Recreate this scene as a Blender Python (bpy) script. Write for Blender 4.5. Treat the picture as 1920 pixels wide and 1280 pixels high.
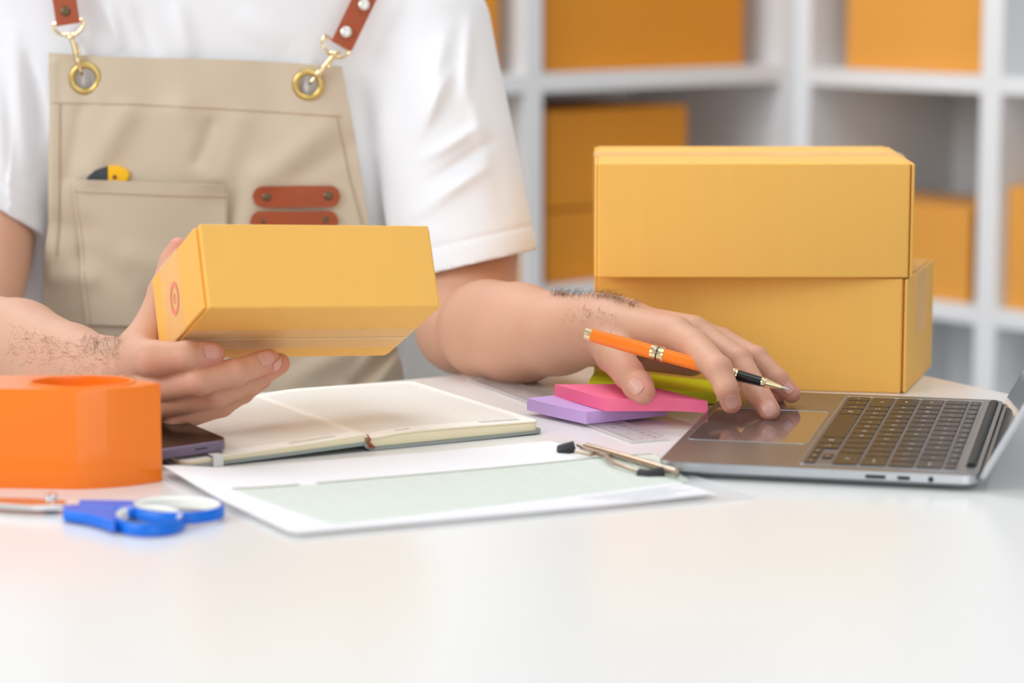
import bpy, bmesh, math, random
import numpy as np
from mathutils import Vector, Matrix
random.seed(7); np.random.seed(7)
for o in list(bpy.data.objects): bpy.data.objects.remove(o)
sc = bpy.context.scene
COL = sc.collection

# ------------------------------------------------------------------ camera, light, exposure
# all scene coordinates are written in centimetres with z = 0 on the table top; TABLE is its height in metres
TABLE = 0.74
FPX, PITCH, CAMH = 4900.0, 0.1453, 34.5
cam = bpy.data.cameras.new('camera'); camo = bpy.data.objects.new('camera', cam); COL.objects.link(camo)
camo.location = (0, 0, CAMH*.01+TABLE); camo.rotation_euler = (math.pi/2-PITCH, 0, 0)
cam.sensor_width = 36; cam.lens = FPX/1920*36; cam.clip_start = .05; cam.clip_end = 60
cam.dof.use_dof = True; cam.dof.focus_distance = 1.96; cam.dof.aperture_fstop = 4.4
sc.camera = camo
sc.view_settings.view_transform = 'Standard'; sc.view_settings.look = 'None'
sc.view_settings.gamma = 1; sc.view_settings.exposure = 0.0; sc.view_settings.use_curve_mapping = False

w = bpy.data.worlds.new('world'); sc.world = w; w.use_nodes = True
bg = w.node_tree.nodes['Background']; bg.inputs[0].default_value = (.93, .96, 1, 1); bg.inputs[1].default_value = .50

def area(name, loc, target, sx, sy, power, col=(1, 1, 1)):
    l = bpy.data.lights.new(name, 'AREA'); l.shape = 'RECTANGLE'; l.size = sx; l.size_y = sy; l.energy = power; l.color = col
    o = bpy.data.objects.new(name, l); COL.objects.link(o); o.location = loc
    o.rotation_euler = (Vector(target)-Vector(loc)).to_track_quat('-Z', 'Y').to_euler(); return o
area('window_light', (-2.6, .6, 2.1), (.0, 2.1, .8), 2.2, 1.6, 53, (.97, .985, 1))
area('camera_side_fill', (.9, -2.2, 1.25), (.5, 2.4, .85), 3.0, 1.6, 30, (1, .99, .97))  # unseen fill added behind the camera to brighten surfaces facing it
area('ceiling_light', (.6, 1.2, 2.7), (.2, 2.2, .7), 1.8, 1.8, 12, (1, .985, .96))
area('shelf_ceiling_light', (-.6, 3.0, 2.7), (.8, 4.2, .6), 1.4, 1.4, 32, (.97, .99, 1))

# ------------------------------------------------------------------ helpers: picture to place
_fw = np.array([0, math.cos(PITCH), -math.sin(PITCH)]); _up = np.array([0, math.sin(PITCH), math.cos(PITCH)]); _rt = np.array([1., 0, 0])
_C = np.array([0, 0, CAMH])
def ray(px, py): return _fw*FPX + _rt*(px-960) + _up*(640-py)
def P(px, py, Y=None, Z=None):
    d = ray(px, py); t = (Z-CAMH)/d[2] if Z is not None else Y/d[1]
    return _C + d*t
def V(*a): return np.array(a, float)
def nz(v): v = np.asarray(v, float); return v/np.linalg.norm(v)

# ------------------------------------------------------------------ materials
def S(r, g, b):
    f = lambda c: (c/255/12.92) if c/255 <= .04045 else ((c/255+.055)/1.055)**2.4
    return (f(r), f(g), f(b), 1)
MATS = {}
def mat(name, col, rough=.5, metal=0, bump=0, bscale=60, var=0, vscale=4, trans=0, ior=1.45, coat=0, sss=0, sheen=0, spec=.5, stretch=None, alpha=1):
    if name in MATS: return MATS[name]
    m = bpy.data.materials.new(name); m.use_nodes = True; nt = m.node_tree; b = nt.nodes['Principled BSDF']
    b.inputs['Base Color'].default_value = col if len(col) == 4 else (*col, 1)
    b.inputs['Roughness'].default_value = rough; b.inputs['Metallic'].default_value = metal
    b.inputs['IOR'].default_value = ior; b.inputs['Transmission Weight'].default_value = trans
    b.inputs['Coat Weight'].default_value = coat; b.inputs['Specular IOR Level'].default_value = spec
    b.inputs['Sheen Weight'].default_value = sheen; b.inputs['Alpha'].default_value = alpha
    if sss:
        b.inputs['Subsurface Weight'].default_value = sss; b.inputs['Subsurface Radius'].default_value = (1, .35, .2); b.inputs['Subsurface Scale'].default_value = .006
    tc = nt.nodes.new('ShaderNodeTexCoord'); mp = nt.nodes.new('ShaderNodeMapping'); nt.links.new(tc.outputs['Object'], mp.inputs[0])
    if stretch: mp.inputs['Scale'].default_value = stretch
    if var:
        n = nt.nodes.new('ShaderNodeTexNoise'); n.inputs['Scale'].default_value = vscale; n.inputs['Detail'].default_value = 4
        nt.links.new(mp.outputs[0], n.inputs[0])
        r = nt.nodes.new('ShaderNodeMapRange'); r.inputs[3].default_value = 1-var; r.inputs[4].default_value = 1+var; nt.links.new(n.outputs[0], r.inputs[0])
        h = nt.nodes.new('ShaderNodeHueSaturation'); h.inputs['Color'].default_value = b.inputs['Base Color'].default_value
        nt.links.new(r.outputs[0], h.inputs['Value']); nt.links.new(h.outputs[0], b.inputs['Base Color'])
    if bump:
        n = nt.nodes.new('ShaderNodeTexNoise'); n.inputs['Scale'].default_value = bscale; n.inputs['Detail'].default_value = 3
        nt.links.new(mp.outputs[0], n.inputs[0])
        bp = nt.nodes.new('ShaderNodeBump'); bp.inputs['Strength'].default_value = bump; bp.inputs['Distance'].default_value = .001
        nt.links.new(n.outputs[0], bp.inputs['Height']); nt.links.new(bp.outputs[0], b.inputs['Normal'])
    MATS[name] = m; return m
M_table = mat('table_white', (.86, .86, .84), .22, spec=.45, var=.015, vscale=2)
M_shelf = mat('shelf_white', (.80, .81, .82), .45, var=.02)
M_floor = mat('floor_grey', (.36, .37, .38), .5, var=.06, vscale=3)
M_wall = mat('wall_paint', (.74, .73, .71), .8, var=.02)
M_card = mat('cardboard', S(246, 189, 92), .62, var=.035, vscale=9, bump=.12, bscale=240, stretch=(6, 6, .6))
M_cardshade = mat('cardboard_shaded_shelf', S(224, 146, 38), .65, var=.04, vscale=9, bump=.12, bscale=200)  # deeper cardboard copy: the shade on the left wing is in its colour
M_cardedge = mat('cardboard_raw_edge', S(190, 135, 70), .8)
M_tape = mat('packing_tape', S(255, 232, 180), .3, var=.12, vscale=18, bump=.4, bscale=30, coat=.1, alpha=.18)
M_redink = mat('red_ink', S(240, 140, 120), .5)
M_paper = mat('paper', (.90, .90, .93), .7)
M_cream = mat('cream_paper', S(252, 249, 242), .75)
M_creamedge = mat('page_edges', S(243, 230, 196), .8, var=.05, vscale=60)
M_green = mat('print_green', S(222, 235, 218), .7)
M_greendk = mat('print_dark_green', S(128, 142, 108), .7)
M_greyink = mat('grey_ink', S(205, 208, 218), .7)
M_rule = mat('ruled_line', S(176, 168, 158), .75)
M_cover = mat('notebook_cover_cloth', S(150, 158, 153), .7, bump=.2, bscale=500)
M_brown = mat('brown_ribbon', S(140, 78, 50), .8)
M_elastic = mat('white_elastic', S(228, 228, 226), .7)
M_orange = mat('orange_plastic', S(252, 128, 22), .28, var=.02, coat=.2)
M_blue = mat('blue_plastic', S(0, 112, 226), .35)
M_cream2 = mat('cream_plastic', S(244, 243, 232), .45)
M_steel = mat('steel', (.75, .75, .76), .25, 1)
M_gold = mat('polished_gold', S(242, 218, 172), .16, 1)
M_brass = mat('antique_brass', S(214, 188, 118), .34, 1)
M_bronze = mat('dark_bronze', S(110, 96, 74), .42, .8)
M_pearl = mat('nickel_rivet', S(225, 224, 218), .3, .5)
M_leather = mat('tan_leather', S(166, 78, 42), .5, var=.06, vscale=40, bump=.25, bscale=300)
M_black = mat('black_rubber', S(42, 43, 45), .55)
M_blackgl = mat('black_lacquer', S(10, 10, 12), .12, coat=.8)
M_penorg = mat('pen_orange_lacquer', S(255, 128, 8), .2, coat=.3)
M_alu = mat('space_grey_aluminium', S(140, 136, 136), .34, .85, var=.02)
M_alul = mat('bright_aluminium_edge', S(196, 200, 205), .3, .85)
M_glass = mat('trackpad_glass', S(150, 142, 140), .06, .75)
M_key = mat('key_black', S(40, 35, 34), .34, spec=.45)
M_legend = mat('key_legend', S(236, 230, 224), .5)
M_screen = mat('display_glass', S(58, 60, 64), .05, coat=1)
M_phone = mat('phone_glass', S(10, 9, 11), .08, spec=.3)
M_phonef = mat('phone_frame_purple', S(128, 114, 134), .3, .6)
M_purple = mat('sticky_purple', S(206, 172, 232), .6)
M_pink = mat('sticky_pink', S(255, 118, 158), .6)
M_lime = mat('sticky_lime', S(226, 240, 34), .6)
M_shirt = mat('white_cotton', (.82, .825, .85), .9, bump=.15, bscale=700, sheen=.2)
M_apron = mat('beige_twill', S(206, 190, 167), .85, bump=.2, bscale=600, var=.02, vscale=6)
M_stitch = mat('tan_stitch', S(190, 164, 140), .8)
M_hair = mat('arm_hair', S(62, 46, 38), .5)
M_nail = mat('fingernail', S(224, 164, 150), .32, sss=.2)
M_chair = mat('chair_shell', S(240, 238, 234), .5)
M_yellow = mat('yellow_plastic', S(252, 196, 12), .35)
M_dkgrey = mat('dark_grey_plastic', S(62, 68, 76), .4)
M_ruler = mat('clear_acrylic', (.86, .82, .84), .06, alpha=.38, coat=.3)
M_rulerm = mat('ruler_marks', S(84, 66, 72), .6)
M_board = mat('clear_board', (.93, .94, .95), .12, alpha=.35)
def skin_material():
    m = bpy.data.materials.new('skin'); m.use_nodes = True; nt = m.node_tree; b = nt.nodes['Principled BSDF']; L = nt.links.new
    at = nt.nodes.new('ShaderNodeAttribute'); at.attribute_name = 'flush'
    mix = nt.nodes.new('ShaderNodeMix'); mix.data_type = 'RGBA'; mix.inputs['A'].default_value = S(209, 162, 134); mix.inputs['B'].default_value = S(216, 134, 118)
    tc = nt.nodes.new('ShaderNodeTexCoord'); n = nt.nodes.new('ShaderNodeTexNoise'); n.inputs['Scale'].default_value = 45; n.inputs['Detail'].default_value = 5
    L(tc.outputs['Object'], n.inputs[0])
    a = nt.nodes.new('ShaderNodeMath'); a.operation = 'MULTIPLY_ADD'; a.inputs[1].default_value = .5; a.inputs[2].default_value = -.18; L(n.outputs[0], a.inputs[0])
    s = nt.nodes.new('ShaderNodeMath'); s.operation = 'ADD'; s.use_clamp = True; L(a.outputs[0], s.inputs[0]); L(at.outputs['Fac'], s.inputs[1])
    L(s.outputs[0], mix.inputs['Factor']); L(mix.outputs['Result'], b.inputs['Base Color'])
    b.inputs['Roughness'].default_value = .5; b.inputs['Subsurface Weight'].default_value = .25
    b.inputs['Subsurface Radius'].default_value = (1, .35, .2); b.inputs['Subsurface Scale'].default_value = .006
    v = nt.nodes.new('ShaderNodeTexVoronoi'); v.inputs['Scale'].default_value = 900; L(tc.outputs['Object'], v.inputs[0])
    n2 = nt.nodes.new('ShaderNodeTexNoise'); n2.inputs['Scale'].default_value = 260; n2.inputs['Detail'].default_value = 3; L(tc.outputs['Object'], n2.inputs[0])
    ad = nt.nodes.new('ShaderNodeMath'); ad.operation = 'ADD'; L(v.outputs['Distance'], ad.inputs[0]); L(n2.outputs[0], ad.inputs[1])
    bp = nt.nodes.new('ShaderNodeBump'); bp.inputs['Strength'].default_value = .22; bp.inputs['Distance'].default_value = .0008
    L(ad.outputs[0], bp.inputs['Height']); L(bp.outputs[0], b.inputs['Normal'])
    return m
M_skin = skin_material()

# ------------------------------------------------------------------ helpers: things and parts
BASE = {}
def W(v): return (v[0]*.01, v[1]*.01, v[2]*.01+TABLE)
def tags(o, label=None, cat=None, group=None, kind=None):
    if label: o['label'] = label
    if cat: o['category'] = cat
    if group: o['group'] = group
    if kind: o['kind'] = kind
    return o
def thing(name, base, label, cat, group=None):
    o = bpy.data.objects.new(name, None); COL.objects.link(o); o.empty_display_size = .02
    o.location = W(base); BASE[o.name] = np.asarray(base, float); return tags(o, label, cat, group)
class MB:
    def __init__(s): s.v = []; s.f = []; s.m = []; s.sm = []; s.n = 0
    def add(s, verts, faces, mi=0, smooth=False):
        verts = np.asarray(verts, float).reshape(-1, 3)
        s.v.append(verts); s.f += [tuple(int(i)+s.n for i in f) for f in faces]; s.m += [mi]*len(faces); s.sm += [smooth]*len(faces); s.n += len(verts); return s
    def hexa(s, c, mi=0):      # eight corners: bottom 0-3 counter-clockwise, top 4-7
        return s.add(c, [(3, 2, 1, 0), (4, 5, 6, 7), (0, 1, 5, 4), (1, 2, 6, 5), (2, 3, 7, 6), (3, 0, 4, 7)], mi)
    def box(s, o, ex, ey, ez, mi=0):
        o, ex, ey, ez = map(np.asarray, (o, ex, ey, ez))
        return s.hexa([o, o+ex, o+ex+ey, o+ey, o+ez, o+ex+ez, o+ex+ey+ez, o+ey+ez], mi)
    def prism(s, poly, vec, mi=0, smooth=False):
        poly = np.asarray(poly, float); n = len(poly); vec = np.asarray(vec, float)
        s.add(np.vstack([poly, poly+vec]), [tuple(range(n-1, -1, -1)), tuple(range(n, 2*n))], mi)
        return s.add(np.vstack([poly, poly+vec]), [(i, (i+1) % n, n+(i+1) % n, n+i) for i in range(n)], mi, smooth)
    def tube(s, pts, r, mi=0, seg=12, caps=True, closed=False):
        pts = np.asarray(pts, float); n = len(pts); rs = np.broadcast_to(np.asarray(r, float), (n,))
        T = np.roll(pts, -1, 0)-np.roll(pts, 1, 0) if closed else np.gradient(pts, axis=0)
        T /= np.linalg.norm(T, axis=1)[:, None]+1e-12
        u = np.cross(T[0], [0, 0, 1.]);
        if np.linalg.norm(u) < .1: u = np.cross(T[0], [1., 0, 0])
        u = nz(u); rings = []
        for i in range(n):
            u = nz(u-T[i]*(u@T[i])); v = np.cross(T[i], u)
            a = np.arange(seg)*2*math.pi/seg
            rings.append(pts[i]+rs[i]*(np.cos(a)[:, None]*u+np.sin(a)[:, None]*v))
        R = np.vstack(rings); F = []
        for i in range(n if closed else n-1):
            j = (i+1) % n
            for k in range(seg): F.append((i*seg+k, i*seg+(k+1) % seg, j*seg+(k+1) % seg, j*seg+k))
        s.add(R, F, mi, True)
        if caps and not closed: s.add(np.vstack([rings[0], rings[-1]]), [tuple(range(seg-1, -1, -1)), tuple(range(seg, 2*seg))], mi)
        return s
    def lathe(s, o, axis, prof, mi=0, seg=32, matfn=None):  # prof: (distance along axis, radius)
        o = np.asarray(o, float); ax = nz(axis); u = nz(np.cross(ax, [0, .3, 1.])); v = np.cross(ax, u); a = np.arange(seg)*2*math.pi/seg
        c = np.cos(a)[:, None]*u+np.sin(a)[:, None]*v
        R = np.vstack([o+ax*h+c*r for h, r in prof])
        for i in range(len(prof)-1):
            F = [(i*seg+k, i*seg+(k+1) % seg, (i+1)*seg+(k+1) % seg, (i+1)*seg+k) for k in range(seg)]
            sub = np.array(F)-i*seg
            s.add(R[i*seg:(i+2)*seg], [tuple(f) for f in sub], matfn(i) if matfn else mi, True)
        for idx, rev in ((0, True), (len(prof)-1, False)):
            if prof[idx][1] > 1e-4: s.add(R[idx*seg:(idx+1)*seg], [tuple(range(seg))[::-1] if rev else tuple(range(seg))], matfn(min(idx, len(prof)-2)) if matfn else mi)
        return s
    def sheet(s, G, t=0, mi=0, keep=None, smooth=True):   # G: (nu,nv,3) grid; t: thickness
        G = np.asarray(G, float); nu, nv = G.shape[:2]
        idx = np.arange(nu*nv).reshape(nu, nv)
        Q = [(idx[i, j], idx[i+1, j], idx[i+1, j+1], idx[i, j+1]) for i in range(nu-1) for j in range(nv-1) if keep is None or keep[i, j]]
        if not t: return s.add(G.reshape(-1, 3), Q, mi, smooth)
        du = np.gradient(G, axis=0); dv = np.gradient(G, axis=1); N = np.cross(du, dv); N /= np.linalg.norm(N, axis=2)[..., None]+1e-9
        A = np.vstack([G.reshape(-1, 3), (G-N*t).reshape(-1, 3)]); m = nu*nv
        F = list(Q)+[(q[3]+m, q[2]+m, q[1]+m, q[0]+m) for q in Q]
        cnt = {}
        for q in Q:
            for a, b in zip(q, q[1:]+q[:1]): cnt[(a, b)] = 1
        for (a, b) in cnt:
            if (b, a) not in cnt: F.append((b, a, a+m, b+m))
        return s.add(A, F, mi, smooth)
    def build(s, name, mats, parent=None, base=None, bevel=0, bseg=2, merge=True, sharp=35, fixn=True):
        v = np.vstack(s.v) if s.v else np.zeros((0, 3))
        if parent is not None: b0 = BASE[parent.name]
        else: b0 = np.asarray(base if base is not None else [(v[:, 0].min()+v[:, 0].max())/2, (v[:, 1].min()+v[:, 1].max())/2, v[:, 2].min()], float)
        me = bpy.data.meshes.new(name); me.from_pydata(((v-b0)*.01).tolist(), [], s.f); 
        mats = mats if isinstance(mats, (list, tuple)) else [mats]
        for m in mats: me.materials.append(m)
        me.polygons.foreach_set('material_index', s.m); me.polygons.foreach_set('use_smooth', s.sm)
        bm = bmesh.new(); bm.from_mesh(me)
        if merge: bmesh.ops.remove_doubles(bm, verts=bm.verts, dist=1e-6)
        if fixn: bmesh.ops.recalc_face_normals(bm, faces=bm.faces)
        bm.to_mesh(me); bm.free()
        if any(s.sm): me.set_sharp_from_angle(angle=math.radians(sharp))
        o = bpy.data.objects.new(name, me); COL.objects.link(o)
        if parent is not None: o.parent = parent
        else: o.location = W(b0)
        BASE[o.name] = b0
        if bevel:
            bv = o.modifiers.new('bevel', 'BEVEL'); bv.width = bevel*.01; bv.segments = bseg; bv.limit_method = 'ANGLE'; bv.harden_normals = False
        return o
def rrect(w_, h_, r, n=5):   # rounded rectangle outline, centred
    pts = []
    for cx, cy, a0 in ((w_/2-r, h_/2-r, 0), (-w_/2+r, h_/2-r, 90), (-w_/2+r, -h_/2+r, 180), (w_/2-r, -h_/2+r, 270)):
        for k in range(n+1):
            a = math.radians(a0+90*k/n); pts.append((cx+r*math.cos(a), cy+r*math.sin(a)))
    return pts
def text_mesh(txt, size, o, ex, ey, bold=False):   # flat lettering: vertices and faces in scene cm
    c = bpy.data.curves.new('t', 'FONT'); c.body = txt; c.size = size; c.align_x = 'CENTER'; c.align_y = 'CENTER'; c.resolution_u = 2
    ob = bpy.data.objects.new('t', c); COL.objects.link(ob)
    me = bpy.data.meshes.new_from_object(ob.evaluated_get(bpy.context.evaluated_depsgraph_get()))
    vs = np.array([v.co[:] for v in me.vertices]) if len(me.vertices) else np.zeros((0, 3)); fs = [tuple(p.vertices) for p in me.polygons]
    bpy.data.objects.remove(ob); bpy.data.curves.remove(c); bpy.data.meshes.remove(me)
    if not len(vs): return vs, fs
    return np.asarray(o)+vs[:, :1]*nz(ex)+vs[:, 1:2]*nz(ey), fs

# ------------------------------------------------------------------ the table, the room
TL, TR = P(430, 740, Z=0), P(870, 701, Z=0)
e1 = nz(TR-TL); e2 = V(e1[1], -e1[0], 0)              # along the far edge, and toward the camera
q = P(1790, 715, Z=0)
a_ = (q-TR)@e1; corner = TR+e1*a_; t1 = corner-e1*185
mb = MB(); mb.prism([corner-V(0, 0, 3), t1-V(0, 0, 3), t1+e2*112-V(0, 0, 3), corner+e2*112-V(0, 0, 3)], (0, 0, 3))
tab = thing('work_table', (*(corner-e1*92+e2*56)[:2], -74), 'large white work table with a satin top spread with stationery', 'table')
mb.build('tabletop', M_table, tab, bevel=.25, bseg=3)
for a, b in ((6, 6), (179, 6), (6, 106), (179, 106)):
    c = corner-e1*a+e2*b; MB().box(c-V(2.5, 2.5, 74), (5, 0, 0), (0, 5, 0), (0, 0, 71)).build('leg', M_shelf, tab, bevel=.3)
MB().box((-330, -60, -78), (760, 0, 0), (0, 640, 0), (0, 0, 4)).build('floor', M_floor)['kind'] = 'structure'

# shelf units stand in an L; Cn is the inner front corner
Cn = P(1492, 130, Y=430); Cn[2] = 0
D1 = V(-math.sin(math.radians(50)), -math.cos(math.radians(50)), 0); N1 = V(-math.cos(math.radians(50)), math.sin(math.radians(50)), 0)   # left wing: away from the corner / inward
D2 = V(math.sin(math.radians(40)), -math.cos(math.radians(40)), 0); N2 = V(math.cos(math.radians(40)), math.sin(math.radians(40)), 0)
def along(D, N, px, inset=0):    # distance from the corner at which a point of the front (moved inward) shows at column px
    o = Cn+N*inset; k = (px-960)/FPX; kz = math.cos(PITCH)
    # small correction for the height of the rows is ignored: rows lie near the horizon
    return (o[0]-k*o[1]*kz-k*0)/(k*D[1]*kz-D[0])
DEP = 36
def wing(name, label, D, N, posts, boards, back=True):
    root = thing(name, (*(Cn+D*60)[:2], -74), label, 'shelf', 'white open shelf units')
    L0, L1 = posts[0][0], posts[-1][1]
    for a, b in posts:
        MB().box(Cn+D*a+V(0, 0, -74), D*(b-a), N*DEP, (0, 0, 150)).build('upright', M_shelf, root, bevel=.12)
    for z0, z1 in boards:
        for (a, b), (c, d) in zip(posts[:-1], posts[1:]):
            MB().box(Cn+D*b+V(0, 0, z0), D*(c-b), N*DEP, (0, 0, z1-z0)).build('shelf_board', M_shelf, root, bevel=.12)
    MB().box(Cn+D*L0+N*DEP+V(0, 0, -74), D*(L1-L0), N*.8, (0, 0, 150)).build('back_panel', M_shelf, root)
    return root
tA = along(D1, N1, 1018); tB = along(D1, N1, 985)
tC = along(D2, N2, 1845); tD = along(D2, N2, 1884)
postsL = [(-.6, 3.4), (tA, tB), (tB+52, tB+55.5), (tB+107, tB+110.5)]
postsR = [(0, 3.2), (tC, tD), (tD+40, tD+43.5), (tD+84, tD+87.5)]
BL = [(-74, -71), (-52, -49.4), (-18.0, -15.2), (14.6, 17.4), (50, 53), (73, 76)]
BR = [(-74, -71), (-53, -50.4), (-21.4, -18.6), (14.2, 16.9), (50, 53), (73, 76)]
wing('shelf_unit', 'white open shelf unit behind the seated person, left of the room corner', D1, N1, postsL, BL)
wing('shelf_unit', 'white open shelf unit behind the laptop, right of the room corner', D2, N2, postsR, BR)
bw = Cn+N1*(DEP+3)
MB().box(bw+D1*260+V(0, 0, -74), -D1*300, N1*6, (0, 0, 270)).build('wall_left', M_wall)['kind'] = 'structure'
bw = Cn+N2*(DEP+3)
MB().box(bw-D2*45+V(0, 0, -74), D2*320, N2*6, (0, 0, 270)).build('wall_right', M_wall)['kind'] = 'structure'

# ------------------------------------------------------------------ cardboard boxes
def carton(name, label, O, ex, ey, ez, group=None, m=None, flaps=True, tape_top=True, gap=.12, tape_ends=True, bev=.16, seam=True):
    """closed carton: ex is the long way; its ends carry folded flaps, tape runs the long way over top and ends"""
    m = m or M_card; O, ex, ey, ez = map(lambda a: np.asarray(a, float), (O, ex, ey, ez))
    root = thing(name, O+(ex+ey)/2, label, 'box', group)
    X, Y_, Z_ = nz(ex), nz(ey), nz(ez); lx, ly, lz = map(np.linalg.norm, (ex, ey, ez))
    MB().box(O, ex, ey, ez).build('body', m, root, bevel=bev, bseg=3)
    # the flaps of the top meet on a seam
    if seam: MB().box(O+ez+Y_*(ly/2-.05)-Z_*.02+X*bev, ex-2*X*bev, Y_*.1, Z_*.03).build('top_seam', M_cardedge, root)
    if flaps:
        for s_, o2, air in ((1, O+ex, gap), (-1, O, .0)):
            MB().box(o2+X*air*s_+Y_*.1+Z_*.06, X*.26*s_, Y_*(ly-.2), Z_*(lz-.12)).build('end_flap', m, root, bevel=.08)
            if air: MB().box(o2+Y_*.3+Z_*.15, X*air*s_, Y_*(ly-.6), Z_*(lz-.3)).build('flap_fold', M_cardedge, root)
    if tape_top:
        tw = min(4.6, ly*.3); d = .03; e = (.27+gap) if flaps else 0
        t = MB(); c = O+ey/2-Y_*tw/2
        t.box(c+ez+Z_*.012-X*e, ex+2*X*e, Y_*tw, Z_*d)
        if tape_ends:
            for s_, o2 in ((1, c+ex+X*e), (-1, c-X*e)): t.box(o2+ez*.45+X*s_*.012, X*d*s_, Y_*tw, ez*.55+Z_*d)
        t.build('tape_strip', M_tape, root)
    return root
# lower box of the pair beside the laptop: its right end swings away
FR = P(1688, 738, Z=0); BR_ = P(1742, 487, Z=9.2); BR_[2] = 0
FL = P(1117, 722, Z=0); FL = FR+nz(FL-FR)*24.6
low = carton('cardboard_box', 'lower yellow-brown cardboard box of the stacked pair, behind the laptop', FL, FR-FL, (BR_-FR), (0, 0, 9.3), gap=.16)
# upper box
zb = 9.36
A = P(1120, 521, Z=zb); B = P(1703, 521, Z=zb); hgt = P(1704, 306, Y=B[1])[2]-zb
Dd = P(1660, 274, Z=zb+hgt); Dd[2] = zb
up_ = carton('cardboard_box', 'upper yellow-brown cardboard box of the stacked pair, tape along its top', A, B-A, V(.6, Dd[1]-B[1], 0), (0, 0, hgt), gap=.1)

# shelf boxes
def shelf_box(D, N, px0, px1, inset, depth, z0, ytop, pym, label, m=None, group=None, h=None, tape=False):
    t0, t1 = along(D, N, px0, inset), along(D, N, px1, inset)
    if t0 > t1: t0, t1 = t1, t0
    m = M_cardshade if D is D1 else mat('cardboard_lit_shelf', S(226, 158, 68), .65, var=.04, vscale=9)  # shaded copy on the left wing, lit copy on the right: light put into colour
    ps = postsL if D is D1 else postsR; mid = (t0+t1)/2
    for (pa_, pb_), (pc_, pd2) in zip(ps[:-1], ps[1:]):
        if pb_ < mid < pc_: t0, t1 = max(t0, pb_+.3), min(t1, pc_-.3)
    if h is None:
        c = Cn+D*(t0 if pym == 0 else t1)+N*inset; h = P(960, ytop, Y=c[1])[2]-z0
    o = Cn+D*t0+N*inset+V(0, 0, z0+.02)
    return carton('cardboard_box', label, o, D*(t1-t0), N*depth, (0, 0, h), m=m, flaps=False, tape_top=tape, tape_ends=False, group=group)
g = 'boxes on the shelves'
shelf_box(D1, N1, 1023, 1396, 3, 28, 17.4, 0, 0, 'large deep-orange cardboard box on the upper shelf just left of the corner', h=31, group=g)
shelf_box(D1, N1, 1026, 1300, 4, 26, -15.2, 398, 1, 'lower cardboard box in the shelf bay under the large deep-orange one', group=g)
z2 = -15.2+(P(960, 398, Y=(Cn+D1*along(D1, N1, 1026, 4))[1])[2]+15.2)+.05
shelf_box(D1, N1, 1027, 1291, 4, 26, z2, 209, 1, 'cardboard box stacked on another in the shelf bay under the large deep-orange one', group=g)
shelf_box(D1, N1, 700, 935, 2, 28, 17.4, 0, 0, 'cardboard box on the upper shelf beside the white sleeve', h=30, group=g)
shelf_box(D1, N1, 760, 996, 1, 26, -15.2, 338, 1, 'cardboard box on the lower shelf just behind the sleeve hem', group=g)
shelf_box(D2, N2, 1590, 1846, 3, 28, 16.9, 0, 0, 'cardboard box on the upper shelf at the right, above the stacked pair', h=30, group=g)
shelf_box(D2, N2, 1560, 1832, 2, 18, -18.6, 392, 1, 'cardboard box with tape along its top, in the shelf bay right of the stacked pair', tape=True, group=g)
shelf_box(D2, N2, 1893, 2060, 2, 26, -18.6, 362, 1, 'cardboard box cut by the right edge of the picture, beside the shelf upright', group=g)
t0 = tD+4
o = Cn+D2*t0+N2*6+V(0, 0, -50.3)
wb = carton('storage_box', 'white storage box low on the shelf behind the laptop screen', o, D2*26, N2*22, (0, 0, 20), m=mat('white_board', (.78, .79, .8), .6), flaps=False, tape_top=False)

# ------------------------------------------------------------------ notebook, phone, ruler, clipboard, sticky notes
nb0 = P(690, 845, Z=0); nbr = P(1012, 813, Z=0); n1 = nz(nbr-nb0); n2 = V(-n1[1], n1[0], 0); n3 = V(0, 0, 1)
note = thing('notebook', nb0+n2*10, 'open ruled notebook with grey cloth cover and cream pages', 'notebook')
def NB(s, y, z): return nb0+n1*s+n2*y+n3*z
HL, WL = 21.0, 14.0
def slab(xs, lo, hi, y0, y1, name, m, parent=None, rnd=0, side=1):
    k = 7; ys = np.linspace(y0, y1, 2+2*k if rnd else 2)
    if rnd: ys = np.r_[y0+rnd*(1-np.cos(np.linspace(0, math.pi/2, k+1))), (y0+y1)/2, y1-rnd*(1-np.cos(np.linspace(math.pi/2, 0, k+1)))]
    xe = side*max(abs(np.array(xs)))
    def G(zz):
        g_ = np.zeros((len(xs), len(ys), 3))
        for j, yv in enumerate(ys):
            cut = 0
            if rnd:
                d = min(yv-y0, y1-yv); cut = rnd-math.sqrt(max(rnd**2-(rnd-min(d, rnd))**2, 0))
            for i, x in enumerate(xs):
                xx = x if side*x < abs(xe)-cut else xe-side*cut
                g_[i, j] = NB(xx, yv, zz[i])
        return g_
    T_, B_ = G(hi), G(lo); nu, nv = T_.shape[:2]; m_ = MB(); idx = np.arange(nu*nv).reshape(nu, nv)
    Q = [(idx[i, j], idx[i+1, j], idx[i+1, j+1], idx[i, j+1]) for i in range(nu-1) for j in range(nv-1)]
    off = nu*nv; F = Q+[(a+off, d+off, c+off, b+off) for a, b, c, d in Q]
    ring = [idx[i, 0] for i in range(nu)]+[idx[-1, j] for j in range(1, nv)]+[idx[i, -1] for i in range(nu-2, -1, -1)]+[idx[0, j] for j in range(nv-2, 0, -1)]
    ms = len(F); F2 = [(ring[i], ring[(i+1) % len(ring)], ring[(i+1) % len(ring)]+off, ring[i]+off) for i in range(len(ring))]
    m_.add(np.vstack([T_.reshape(-1, 3), B_.reshape(-1, 3)]), Q, 0, True)
    m_.add(np.vstack([T_.reshape(-1, 3), B_.reshape(-1, 3)]), F[len(Q):]+F2, 1, True)
    return m_.build(name, m, parent or note)
xl = np.linspace(-WL, -.25, 14); xr_ = np.linspace(.15, WL, 22)
lz0 = .05+.42*((xl+WL)/WL)**1.3
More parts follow.
